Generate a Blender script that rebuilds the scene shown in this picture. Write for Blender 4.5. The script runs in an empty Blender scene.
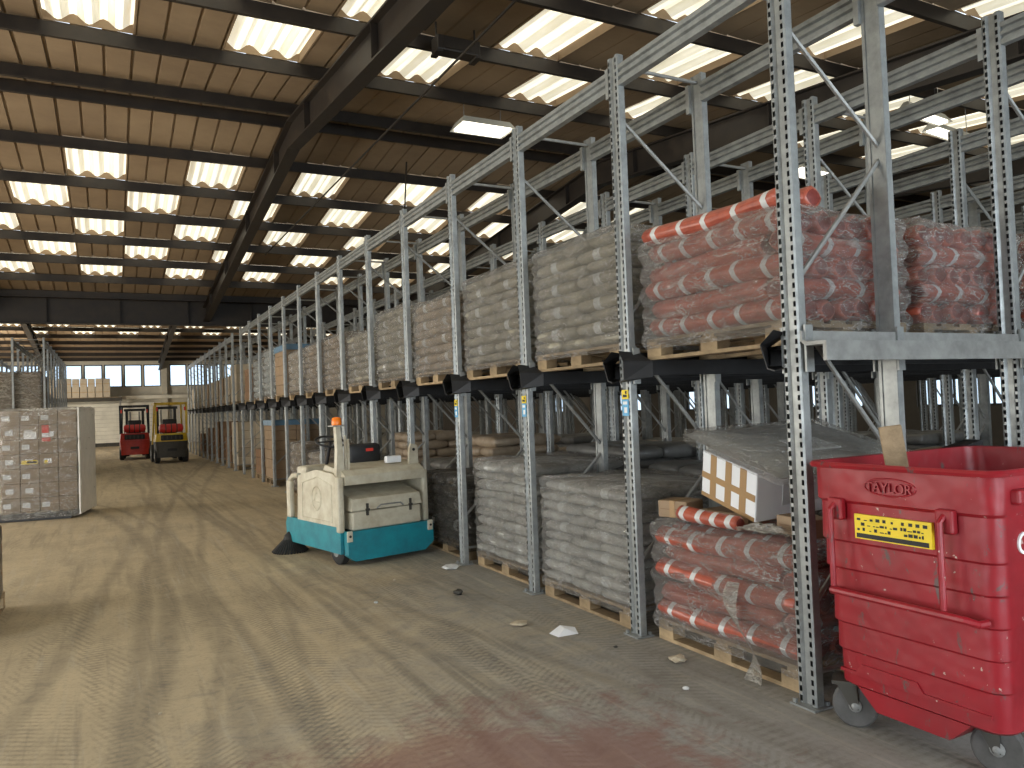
import bpy, bmesh, math, random
from mathutils import Vector, Matrix, noise
random.seed(7)
PI = math.pi
SC = bpy.context.scene
COL = SC.collection
# ------------------------------------------------------------------ camera
F_PX, YAW, PITCH, ROLL, CAM_H = 768.57, 0.4815, 0.02738, -0.03749, 1.5875
fw = Vector((math.sin(YAW) * math.cos(PITCH), math.cos(YAW) * math.cos(PITCH), math.sin(PITCH)))
rt = Vector((math.cos(YAW), -math.sin(YAW), 0))
up = rt.cross(fw)
r2 = rt * math.cos(ROLL) + up * math.sin(ROLL)
u2 = -rt * math.sin(ROLL) + up * math.cos(ROLL)
cd = bpy.data.cameras.new('camera')
cd.sensor_width = 36.0
cd.lens = F_PX / 1024 * 36.0
cd.clip_end = 300
cam = bpy.data.objects.new('camera', cd)
COL.objects.link(cam)
mw = Matrix(((r2.x, u2.x, -fw.x, 0), (r2.y, u2.y, -fw.y, 0), (r2.z, u2.z, -fw.z, CAM_H), (0, 0, 0, 1)))
cam.matrix_world = mw
SC.camera = cam
# ------------------------------------------------------------------ world, lights, exposure
w = bpy.data.worlds.new('world')
SC.world = w
w.use_nodes = True
nt = w.node_tree
bg = nt.nodes['Background']
sky = nt.nodes.new('ShaderNodeTexSky')
sky.sky_type = 'HOSEK_WILKIE'
sky.turbidity = 5.0
sky.sun_direction = Vector((0.35, -0.45, 0.82)).normalized()
mixw = nt.nodes.new('ShaderNodeMixRGB')
mixw.inputs[0].default_value = 0.72
mixw.inputs[2].default_value = (0.80, 0.90, 1.0, 1)      # thin overcast veil
nt.links.new(sky.outputs[0], mixw.inputs[1])
nt.links.new(mixw.outputs[0], bg.inputs[0])
bg.inputs[1].default_value = 2.0
SKYLIGHT = 1.5
DOORLIGHT = 680.0
SIDE_FILL = 315.0
FILL_DOORS = (1.5, 9.5, 17.5, 44.0)


def area(name, loc, rot, sx, sy, energy, col):
    d = bpy.data.lights.new(name, 'AREA')
    d.shape = 'RECTANGLE'
    d.size, d.size_y, d.energy, d.color = sx, sy, energy, col
    o = bpy.data.objects.new(name, d)
    o.location, o.rotation_euler = loc, rot
    COL.objects.link(o)
    return o


# daylight standing in the open loading door behind the photographer
area('door_daylight', (4.2, -5.9, 2.3), (math.radians(90), 0, 0), 7.6, 4.4, DOORLIGHT, (0.82, 0.92, 1.0))
# added fill lights in four unseen, made-up door openings of the left wall
for yc in FILL_DOORS:
    area('side_fill_light', (-7.9, yc, 2.2), (math.radians(90), 0, math.radians(-90)), 4.8, 4.2, SIDE_FILL * (2.6 if yc > 30 else 1), (0.86, 0.94, 1.0) if yc < 5 else (1.0, 0.93, 0.80))
SC.view_settings.view_transform = 'Standard'
SC.view_settings.look = 'None'
SC.view_settings.gamma = 1.0
SC.view_settings.use_curve_mapping = False
SC.view_settings.exposure = 0.36


# ------------------------------------------------------------------ materials
def mk(name):
    m = bpy.data.materials.new(name)
    m.use_nodes = True
    t = m.node_tree
    return m, t, t.nodes['Principled BSDF']


def N(t, kind, **kw):
    n = t.nodes.new('ShaderNode' + kind)
    for k, v in kw.items():
        setattr(n, k, v)
    return n


def sock(t, v, s):
    if isinstance(v, (int, float)):
        s.default_value = v
    elif isinstance(v, tuple):
        s.default_value = v if len(v) == 4 or s.type == 'VECTOR' else (*v, 1)
    else:
        t.links.new(v, s)


def M_(t, op, a, b=0.0, c=0.0):
    n = N(t, 'Math', operation=op)
    for i, v in enumerate((a, b, c)):
        sock(t, v, n.inputs[i])
    return n.outputs[0]


def mixc(t, fac, a, b, mode='MIX'):
    n = N(t, 'MixRGB', blend_type=mode)
    sock(t, fac, n.inputs[0]); sock(t, a, n.inputs[1]); sock(t, b, n.inputs[2])
    return n.outputs[0]


def noise_(t, vec, scale, detail=4, rough=0.6, dist=0.0):
    n = N(t, 'TexNoise')
    n.inputs['Scale'].default_value = scale
    n.inputs['Detail'].default_value = detail
    n.inputs['Roughness'].default_value = rough
    n.inputs['Distortion'].default_value = dist
    if vec is not None:
        t.links.new(vec, n.inputs['Vector'])
    return n.outputs[0]


def ramp(t, v, p0, p1, c0=(0, 0, 0), c1=(1, 1, 1)):
    n = N(t, 'ValToRGB')
    n.color_ramp.elements[0].position, n.color_ramp.elements[1].position = p0, p1
    n.color_ramp.elements[0].color, n.color_ramp.elements[1].color = (*c0, 1), (*c1, 1)
    sock(t, v, n.inputs[0])
    return n.outputs[0]


def coords(t, kind='Object', scale=(1, 1, 1), rot=(0, 0, 0)):
    c = N(t, 'TexCoord')
    m = N(t, 'Mapping')
    m.inputs['Scale'].default_value = scale
    m.inputs['Rotation'].default_value = rot
    t.links.new(c.outputs[kind], m.inputs['Vector'])
    return m.outputs[0]


def bump(t, p, h, strength=0.3, dist=0.02):
    b = N(t, 'Bump')
    b.inputs['Strength'].default_value = strength
    b.inputs['Distance'].default_value = dist
    t.links.new(h, b.inputs['Height'])
    t.links.new(b.outputs[0], p.inputs['Normal'])


def mat(name, col, rough=0.6, metal=0.0, var=0.25, scale=6.0, bmp=0.0, col2=None, coat=0.0, stretch=(1, 1, 1), rnd=0.0):
    """plain coloured material with noise wear; rnd varies the tone from object to object"""
    m, t, p = mk(name)
    v = coords(t, 'Object', stretch)
    n = noise_(t, v, scale, 5, 0.65)
    c2 = col2 if col2 else tuple(c * (1 - var) for c in col)
    c = mixc(t, ramp(t, n, 0.35, 0.68), col, c2)
    if rnd:
        oi = N(t, 'ObjectInfo')
        k = M_(t, 'MULTIPLY_ADD', oi.outputs['Random'], 2 * rnd, 1 - rnd)
        cb = N(t, 'CombineXYZ')
        for i in range(3):
            t.links.new(k, cb.inputs[i])
        c = mixc(t, 1.0, c, cb.outputs[0], 'MULTIPLY')
    t.links.new(c, p.inputs['Base Color'])
    p.inputs['Metallic'].default_value = metal
    rr = M_(t, 'MULTIPLY_ADD', n, 0.25, rough - 0.12)
    t.links.new(rr, p.inputs['Roughness'])
    if coat:
        p.inputs['Coat Weight'].default_value = coat
        p.inputs['Coat Roughness'].default_value = 0.25
    if bmp:
        bump(t, p, noise_(t, v, scale * 6, 4), bmp, 0.01)
    return m


M = {}
M['galv'] = mat('galvanised_steel', (0.36, 0.375, 0.37), 0.42, 0.45, 0.35, 9, 0.0)
M['galv_dull'] = mat('galvanised_dull', (0.36, 0.36, 0.345), 0.55, 0.4, 0.35, 7)
M['black_steel'] = mat('black_painted_steel', (0.018, 0.018, 0.02), 0.5, 0.2, 0.3, 12)
M['purlin'] = mat('dark_roof_steel', (0.020, 0.015, 0.012), 0.5, 0.1, 0.5, 4, col2=(0.038, 0.028, 0.02))
M['wood'] = mat('pallet_wood', (0.42, 0.30, 0.17), 0.8, 0, 0.4, 8, 0.2, stretch=(1, 1, 1), rnd=0.25)
M['wood_old'] = mat('weathered_wood', (0.34, 0.24, 0.14), 0.85, 0, 0.45, 9, 0.2, rnd=0.25)
M['rubber'] = mat('black_rubber', (0.025, 0.024, 0.023), 0.75, 0, 0.4, 10)
M['rubber_dusty'] = mat('dusty_rubber', (0.11, 0.105, 0.10), 0.8, 0, 0.4, 10)
M['dark'] = mat('dark_plastic', (0.02, 0.02, 0.022), 0.5, 0, 0.3, 10)
M['white_paint'] = mat('aged_white_paint', (0.62, 0.58, 0.46), 0.5, 0, 0.25, 7, col2=(0.46, 0.40, 0.29))
M['teal'] = mat('teal_paint', (0.010, 0.26, 0.32), 0.42, 0, 0.3, 5, col2=(0.015, 0.17, 0.22))
M['orange'] = mat('orange_lens', (0.95, 0.22, 0.01), 0.25, 0, 0.1, 5)
M['yellow'] = mat('forklift_yellow', (0.75, 0.50, 0.03), 0.45, 0, 0.25, 6)
M['fork_red'] = mat('forklift_red', (0.50, 0.035, 0.02), 0.45, 0, 0.3, 6)
M['gas_red'] = mat('gas_bottle_red', (0.60, 0.035, 0.03), 0.4, 0, 0.2, 6)
M['charcoal'] = mat('charcoal_iron', (0.06, 0.055, 0.045), 0.6, 0.1, 0.3, 5)
M['cardboard'] = mat('cardboard', (0.37, 0.26, 0.165), 0.85, 0, 0.15, 5, rnd=0.10)
M['cardboard_mid'] = mat('dusky_cardboard', (0.27, 0.195, 0.125), 0.85, 0, 0.15, 5, rnd=0.10)
M['cardboard_light'] = mat('pale_cardboard', (0.55, 0.47, 0.36), 0.85, 0, 0.15, 5, rnd=0.1)
M['cardboard_dark'] = mat('brown_cardboard', (0.27, 0.16, 0.09), 0.85, 0, 0.2, 5, rnd=0.1)
M['tape'] = mat('brown_tape', (0.42, 0.26, 0.12), 0.35, 0, 0.1, 5)
M['paper'] = mat('white_paper', (0.85, 0.86, 0.88), 0.7, 0, 0.06, 5)
M['blue_film'] = mat('blue_film', (0.13, 0.26, 0.40), 0.35, 0, 0.2, 6)
M['slab'] = mat('dusty_grey_wrap', (0.42, 0.41, 0.38), 0.42, 0, 0.3, 4, 0.15, coat=0.3)
M['sign_red'] = mat('red_sign', (0.75, 0.05, 0.03), 0.5, 0, 0.1, 5)
M['sign_yellow'] = mat('yellow_sticker', (0.90, 0.66, 0.02), 0.45, 0, 0.12, 10)
M['sign_blue'] = mat('blue_sticker', (0.12, 0.42, 0.70), 0.45, 0, 0.1, 10)
M['ink'] = mat('black_ink', (0.015, 0.015, 0.015), 0.6, 0, 0.1, 10)
M['white_ink'] = mat('white_ink', (0.85, 0.85, 0.85), 0.6, 0, 0.05, 10)
M['lamp_body'] = mat('lamp_body', (0.55, 0.54, 0.48), 0.5, 0, 0.2, 5)
M['wall'] = mat('cream_wall', (0.58, 0.54, 0.45), 0.85, 0, 0.2, 1.2)
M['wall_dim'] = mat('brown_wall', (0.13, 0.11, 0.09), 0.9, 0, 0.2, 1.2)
M['board'] = mat('white_boards', (0.80, 0.76, 0.65), 0.8, 0, 0.18, 1.5)
M['sack_grey'] = mat('grey_sack', (0.50, 0.495, 0.46), 0.40, 0, 0.25, 9, 0.25, coat=0.35, rnd=0.14)
M['sack_olive'] = mat('olive_grey_sack', (0.36, 0.33, 0.25), 0.42, 0, 0.3, 9, 0.25, coat=0.3, rnd=0.14)
M['sack_brown'] = mat('brown_sack', (0.40, 0.31, 0.22), 0.5, 0, 0.3, 9, 0.25, coat=0.2, rnd=0.18)
M['sack_pale'] = mat('pale_sack', (0.58, 0.50, 0.40), 0.45, 0, 0.3, 9, 0.25, coat=0.25, rnd=0.15)
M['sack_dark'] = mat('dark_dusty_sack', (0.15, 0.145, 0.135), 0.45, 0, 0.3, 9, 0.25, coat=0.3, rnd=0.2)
M['sack_ice'] = mat('icy_white_sack', (0.58, 0.66, 0.68), 0.35, 0, 0.3, 9, 0.25, coat=0.4, rnd=0.12)
M['band'] = mat('pale_band', (0.66, 0.66, 0.65), 0.5, 0, 0.12, 9)
M['debris'] = mat('floor_litter', (0.50, 0.42, 0.30), 0.8, 0, 0.3, 20)


def m_roll():
    m, t, p = mk('orange_net_roll')
    v = coords(t, 'Object', (1, 1, 1))
    n = noise_(t, v, 14, 5)
    wv = N(t, 'TexWave'); wv.inputs['Scale'].default_value = 26; wv.inputs['Distortion'].default_value = 2.5
    t.links.new(v, wv.inputs['Vector'])
    c = mixc(t, ramp(t, n, .35, .7), (0.46, 0.092, 0.050), (0.27, 0.046, 0.030))
    c = mixc(t, M_(t, 'MULTIPLY', wv.outputs[1], .25), c, (0.55, 0.16, 0.09))
    t.links.new(c, p.inputs['Base Color'])
    p.inputs['Roughness'].default_value = 0.4
    p.inputs['Coat Weight'].default_value = 0.3
    bump(t, p, wv.outputs[1], 0.25, 0.004)
    return m


M['roll'] = m_roll()
M['roll_end'] = mat('roll_core', (0.22, 0.03, 0.02), 0.6, 0, 0.4, 40)


def m_wrap(name, tint, base, milky):
    """clear stretch film: mostly see-through with glossy streaky creases and a milky dusty share"""
    m, t, p = mk(name)
    t.nodes.remove(p)
    out = t.nodes['Material Output']
    v = coords(t, 'Object', (1.0, 1.0, 3.2), (0.25, 0.2, 0.3))
    n1 = noise_(t, v, 5.5, 6, 0.65, 0.8)
    n2 = noise_(t, coords(t, 'Object', (1, 1, 5.0), (0.6, -.2, 0)), 9, 5, 0.6, 1.2)
    cr = ramp(t, n1, 0.50, 0.72)
    cr2 = ramp(t, n2, 0.52, 0.70)
    b = N(t, 'Bump'); b.inputs['Strength'].default_value = 1.0; b.inputs['Distance'].default_value = 0.09
    t.links.new(M_(t, 'ADD', n1, n2), b.inputs['Height'])
    tr = N(t, 'BsdfTransparent')
    gl = N(t, 'BsdfGlossy'); gl.inputs['Roughness'].default_value = 0.09
    gl.inputs['Color'].default_value = (0.95, 0.95, 0.95, 1)
    t.links.new(b.outputs[0], gl.inputs['Normal'])
    df = N(t, 'BsdfDiffuse'); df.inputs['Color'].default_value = (*tint, 1)
    t.links.new(b.outputs[0], df.inputs['Normal'])
    mk_ = N(t, 'MixShader')
    # thin creases: light glints painted as diffuse white lines, like stress-whitened film
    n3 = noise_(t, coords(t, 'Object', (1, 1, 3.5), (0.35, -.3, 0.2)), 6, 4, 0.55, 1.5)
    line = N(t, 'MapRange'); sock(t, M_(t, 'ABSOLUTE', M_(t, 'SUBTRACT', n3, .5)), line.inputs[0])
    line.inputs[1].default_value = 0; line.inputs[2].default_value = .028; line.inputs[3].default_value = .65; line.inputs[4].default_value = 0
    crease_glint = M_(t, 'MULTIPLY', line.outputs[0], ramp(t, noise_(t, v, 3.0, 2), .42, .62))
    mf = M_(t, 'MINIMUM', M_(t, 'ADD', M_(t, 'MULTIPLY_ADD', cr, milky, milky * 0.55), crease_glint), 1.0)
    t.links.new(mf, mk_.inputs[0])
    t.links.new(tr.outputs[0], mk_.inputs[1]); t.links.new(df.outputs[0], mk_.inputs[2])
    lw = N(t, 'LayerWeight'); lw.inputs['Blend'].default_value = 0.2
    t.links.new(b.outputs[0], lw.inputs['Normal'])
    mg = N(t, 'MixShader')
    fac = M_(t, 'ADD', M_(t, 'MULTIPLY', lw.outputs['Fresnel'], 0.5), M_(t, 'MULTIPLY_ADD', cr2, 0.36, base))
    t.links.new(M_(t, 'MINIMUM', fac, 0.5), mg.inputs[0])
    t.links.new(mk_.outputs[0], mg.inputs[1]); t.links.new(gl.outputs[0], mg.inputs[2])
    t.links.new(mg.outputs[0], out.inputs['Surface'])
    return m


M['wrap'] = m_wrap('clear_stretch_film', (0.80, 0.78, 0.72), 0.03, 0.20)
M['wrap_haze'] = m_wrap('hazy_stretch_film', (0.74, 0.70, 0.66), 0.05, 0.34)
M['wrap_milky'] = m_wrap('milky_stretch_film', (0.72, 0.68, 0.60), 0.06, 0.75)
M['wrap_dark'] = m_wrap('dusty_dark_film', (0.12, 0.11, 0.10), 0.06, 0.9)
M['wrap_white'] = mat('white_cloudy_film', (0.86, 0.83, 0.76), 0.4, 0, 0.12, 4, 0.1, coat=.3)
M['wrap_black'] = mat('black_stretch_film', (0.02, 0.02, 0.022), 0.3, 0, 0.3, 12, 0.3)


def m_bin():
    m, t, p = mk('scuffed_red_paint')
    v = coords(t, 'Object')
    n = noise_(t, v, 3.5, 6, .7)
    c = mixc(t, ramp(t, n, .35, .72), (0.33, 0.011, 0.020), (0.235, 0.010, 0.016))
    sc = noise_(t, coords(t, 'Object', (1, 2.2, 1), (0.4, 0.2, 0)), 7, 6, .72, .5)
    c = mixc(t, ramp(t, sc, .595, .65), c, (0.12, 0.07, 0.065))
    sp = noise_(t, v, 26, 3, .6)
    c = mixc(t, ramp(t, sp, .70, .73), c, (0.55, 0.42, 0.36))
    t.links.new(c, p.inputs['Base Color'])
    t.links.new(M_(t, 'MULTIPLY_ADD', n, .3, .28), p.inputs['Roughness'])
    bump(t, p, noise_(t, v, 2.4, 3), .5, .05)
    return m


M['bin'] = m_bin()


def m_liner():
    m, t, p = mk('roof_liner')
    v = coords(t, 'Generated')
    g = N(t, 'NewGeometry')
    n = noise_(t, g.outputs['Position'], 0.9, 6, .7)
    n2 = noise_(t, g.outputs['Position'], 5, 4, .6)
    c = mixc(t, ramp(t, n, .35, .7), (0.31, 0.222, 0.135), (0.225, 0.155, 0.093))
    c = mixc(t, M_(t, 'MULTIPLY', ramp(t, n2, .55, .8), .5), c, (0.26, 0.18, 0.11))
    oi = N(t, 'ObjectInfo')
    k = M_(t, 'MULTIPLY_ADD', oi.outputs['Random'], .22, .89)
    cb = N(t, 'CombineXYZ')
    for i in range(3):
        t.links.new(k, cb.inputs[i])
    t.links.new(mixc(t, 1, c, cb.outputs[0], 'MULTIPLY'), p.inputs['Base Color'])
    p.inputs['Roughness'].default_value = .8
    return m


M['liner'] = m_liner()


def m_skylight():
    """translucent corrugated sheet, backlit by the day; dirt gathers in streaks along the corrugations"""
    m, t, p = mk('translucent_sheet')
    g = N(t, 'NewGeometry')
    mp = N(t, 'Mapping'); mp.inputs['Scale'].default_value = (5.0, 0.7, 1)
    t.links.new(g.outputs['Position'], mp.inputs['Vector'])
    n = noise_(t, mp.outputs[0], 1.6, 5, .65)
    oi = N(t, 'ObjectInfo')
    dirt = ramp(t, n, .32, .75, (1.0, 0.95, 0.78), (0.60, 0.53, 0.37))
    p.inputs['Base Color'].default_value = (.75, .72, .58, 1)
    p.inputs['Roughness'].default_value = .6
    t.links.new(dirt, p.inputs['Emission Color'])
    nz = N(t, 'SeparateXYZ'); t.links.new(g.outputs['True Normal'], nz.inputs[0])
    flat = M_(t, 'POWER', M_(t, 'ABSOLUTE', nz.outputs[2]), 3.4)     # corrugation shading put into the glow: steep flanks emit less
    k = M_(t, 'MULTIPLY', M_(t, 'MULTIPLY_ADD', oi.outputs['Random'], .3, .85), SKYLIGHT)
    t.links.new(M_(t, 'MULTIPLY', flat, k), p.inputs['Emission Strength'])
    return m


M['skylight'] = m_skylight()


def m_glass():
    m, t, p = mk('window_glass')
    p.inputs['Base Color'].default_value = (.9, .95, 1, 1)
    p.inputs['Roughness'].default_value = .25
    t.nodes.remove(p)
    tr = N(t, 'BsdfTransparent'); tr.inputs[0].default_value = (.86, .93, .98, 1)
    gl = N(t, 'BsdfGlossy'); gl.inputs['Roughness'].default_value = .1
    mx = N(t, 'MixShader'); mx.inputs[0].default_value = .06
    t.links.new(tr.outputs[0], mx.inputs[1]); t.links.new(gl.outputs[0], mx.inputs[2])
    t.links.new(mx.outputs[0], t.nodes['Material Output'].inputs['Surface'])
    return m


M['glass'] = m_glass()


def m_floor():
    m, t, p = mk('dusty_concrete')
    g = N(t, 'NewGeometry')
    P = g.outputs['Position']
    s = N(t, 'SeparateXYZ'); t.links.new(P, s.inputs[0])
    X, Y = s.outputs[0], s.outputs[1]
    big = noise_(t, P, .35, 5, .6)
    mid = noise_(t, P, 1.6, 6, .7, .4)
    blot = noise_(t, P, 5.5, 6, .75, .6)
    fine = noise_(t, P, 30, 6, .8)

    def clamp(v):
        n = N(t, 'Clamp'); sock(t, v, n.inputs[0])
        return n.outputs[0]

    def strokes(ang, sx, sy, sc, lo, hi):
        """long thin scrapes: noise stretched along one direction"""
        mp = N(t, 'Mapping'); mp.inputs['Rotation'].default_value = (0, 0, ang); mp.inputs['Scale'].default_value = (sx, sy, 1)
        t.links.new(P, mp.inputs['Vector'])
        return ramp(t, noise_(t, mp.outputs[0], sc, 5, .65, .3), lo, hi)
    dust = mixc(t, ramp(t, mid, .3, .72), (0.56, 0.455, 0.30), (0.43, 0.35, 0.235))
    bare = mixc(t, ramp(t, mid, .3, .7), (0.335, 0.325, 0.300), (0.225, 0.218, 0.202))
    # dust lies thick in the driven aisle, thinner beside the racks and near the door
    edge = M_(t, 'ADD', M_(t, 'MULTIPLY_ADD', X, .50, -.95), M_(t, 'MULTIPLY', M_(t, 'SUBTRACT', big, .5), 2.4))
    near = M_(t, 'MULTIPLY', M_(t, 'SUBTRACT', 9.5, Y), .13)
    gf = clamp(M_(t, 'ADD', M_(t, 'ADD', edge, near), M_(t, 'MULTIPLY', M_(t, 'SUBTRACT', blot, .5), 1.3)))
    c = mixc(t, M_(t, 'MULTIPLY', gf, .92), dust, bare)
    # tyre tracks: pairs of curved bands rubbed into the dust
    wob = M_(t, 'MULTIPLY', M_(t, 'SUBTRACT', noise_(t, P, .25, 1), .5), .30)
    tracks = None
    for a, b, q, wd, st in ((-.1, .02, .003, .07, .55), (.42, .02, .003, .06, .45), (.95, -.03, .0005, .06, .5), (1.5, .015, -.0012, .05, .6), (1.72, .015, -.0012, .03, .4), (.65, -.012, .001, .09, .4),
                            (2.25, -.11, .0028, .06, .5), (3.3, -.26, .0085, .05, .45), (-1.2, .16, -.003, .07, .5), (2.9, -.05, -.0004, .05, .35), (-.9, .30, -.017, .09, .6), (.2, .2, -.0065, .04, .4), (-.55, .30, -.017, .05, .5)):
        xc = M_(t, 'ADD', M_(t, 'MULTIPLY_ADD', M_(t, 'MULTIPLY', Y, Y), q, a), M_(t, 'MULTIPLY_ADD', Y, b, wob))
        d = M_(t, 'ABSOLUTE', M_(t, 'SUBTRACT', X, xc))
        k = N(t, 'MapRange'); k.interpolation_type = 'SMOOTHSTEP'
        sock(t, d, k.inputs[0]); k.inputs[1].default_value = wd * .2; k.inputs[2].default_value = wd * 1.5
        k.inputs[3].default_value = st; k.inputs[4].default_value = 0
        tracks = k.outputs[0] if tracks is None else M_(t, 'MAXIMUM', tracks, k.outputs[0])
    tk = clamp(M_(t, 'MULTIPLY', tracks, M_(t, 'MULTIPLY_ADD', blot, 1.6, -.05)))
    c = mixc(t, M_(t, 'MULTIPLY', tk, .85), c, (0.13, 0.115, 0.092))
    # tread prints in broken patches, several directions
    for ang, sc_, ds, th in ((0, 5.5, 2.2, .50), (.55, 6.5, 2.5, .52), (-.7, 7.5, 2.8, .52), (1.2, 7.0, 2.5, .55)):
        mp = N(t, 'Mapping'); mp.inputs['Rotation'].default_value = (0, 0, ang)
        t.links.new(P, mp.inputs['Vector'])
        tw = N(t, 'TexWave'); tw.wave_type = 'BANDS'; tw.bands_direction = 'Y'
        tw.inputs['Scale'].default_value = sc_; tw.inputs['Distortion'].default_value = ds; tw.inputs['Detail'].default_value = 4
        tw.inputs['Detail Scale'].default_value = 2.0; tw.inputs['Detail Roughness'].default_value = .7
        t.links.new(mp.outputs[0], tw.inputs['Vector'])
        mp2 = N(t, 'Mapping'); mp2.inputs['Rotation'].default_value = (0, 0, ang); mp2.inputs['Scale'].default_value = (2.4, .3, 1)
        t.links.new(P, mp2.inputs['Vector'])
        pt = ramp(t, noise_(t, mp2.outputs[0], 1.1, 4, .6, .4), th, th + .10)
        k = M_(t, 'MULTIPLY', M_(t, 'MULTIPLY', ramp(t, tw.outputs[1], .45, .8), pt), M_(t, 'MULTIPLY_ADD', fine, 1.2, -.1))
        c = mixc(t, clamp(M_(t, 'MULTIPLY', k, .75)), c, (0.15, 0.133, 0.108))
    # scrapes, pale scuffs and grit
    c = mixc(t, M_(t, 'MULTIPLY', strokes(.25, 4.5, .22, 2.2, .55, .70), .35), c, (0.15, 0.132, 0.106))
    c = mixc(t, M_(t, 'MULTIPLY', strokes(-.30, 5.0, .25, 2.0, .57, .70), .40), c, (0.52, 0.46, 0.36))
    c = mixc(t, M_(t, 'MULTIPLY', strokes(.7, 4.0, .3, 2.4, .58, .70), .35), c, (0.50, 0.445, 0.35))
    c = mixc(t, M_(t, 'MULTIPLY', ramp(t, blot, .54, .74), .40), c, (0.17, 0.152, 0.125))
    c = mixc(t, M_(t, 'MULTIPLY', ramp(t, fine, .50, .75), .45), c, (0.13, 0.115, 0.095))
    # worn red floor paint in the foreground
    dx = M_(t, 'MULTIPLY', M_(t, 'SUBTRACT', X, 1.35), 0.72); dy = M_(t, 'MULTIPLY', M_(t, 'SUBTRACT', Y, 2.95), 0.95)
    rr = M_(t, 'SQRT', M_(t, 'ADD', M_(t, 'MULTIPLY', dx, dx), M_(t, 'MULTIPLY', dy, dy)))
    rm = M_(t, 'ADD', M_(t, 'SUBTRACT', .88, rr), M_(t, 'ADD', M_(t, 'MULTIPLY', M_(t, 'SUBTRACT', mid, .5), 1.8), M_(t, 'MULTIPLY', M_(t, 'SUBTRACT', blot, .5), 1.6)))
    rp = N(t, 'MapRange'); sock(t, rm, rp.inputs[0]); rp.inputs[1].default_value = .0; rp.inputs[2].default_value = .45
    rp.inputs[3].default_value = 0; rp.inputs[4].default_value = .52
    c = mixc(t, rp.outputs[0], c, (0.26, 0.10, 0.075))
    t.links.new(c, p.inputs['Base Color'])
    p.inputs['Roughness'].default_value = .88
    p.inputs['Specular IOR Level'].default_value = .25
    bump(t, p, M_(t, 'ADD', M_(t, 'MULTIPLY', fine, .6), blot), .25, .012)
    return m


M['floor'] = m_floor()


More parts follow.
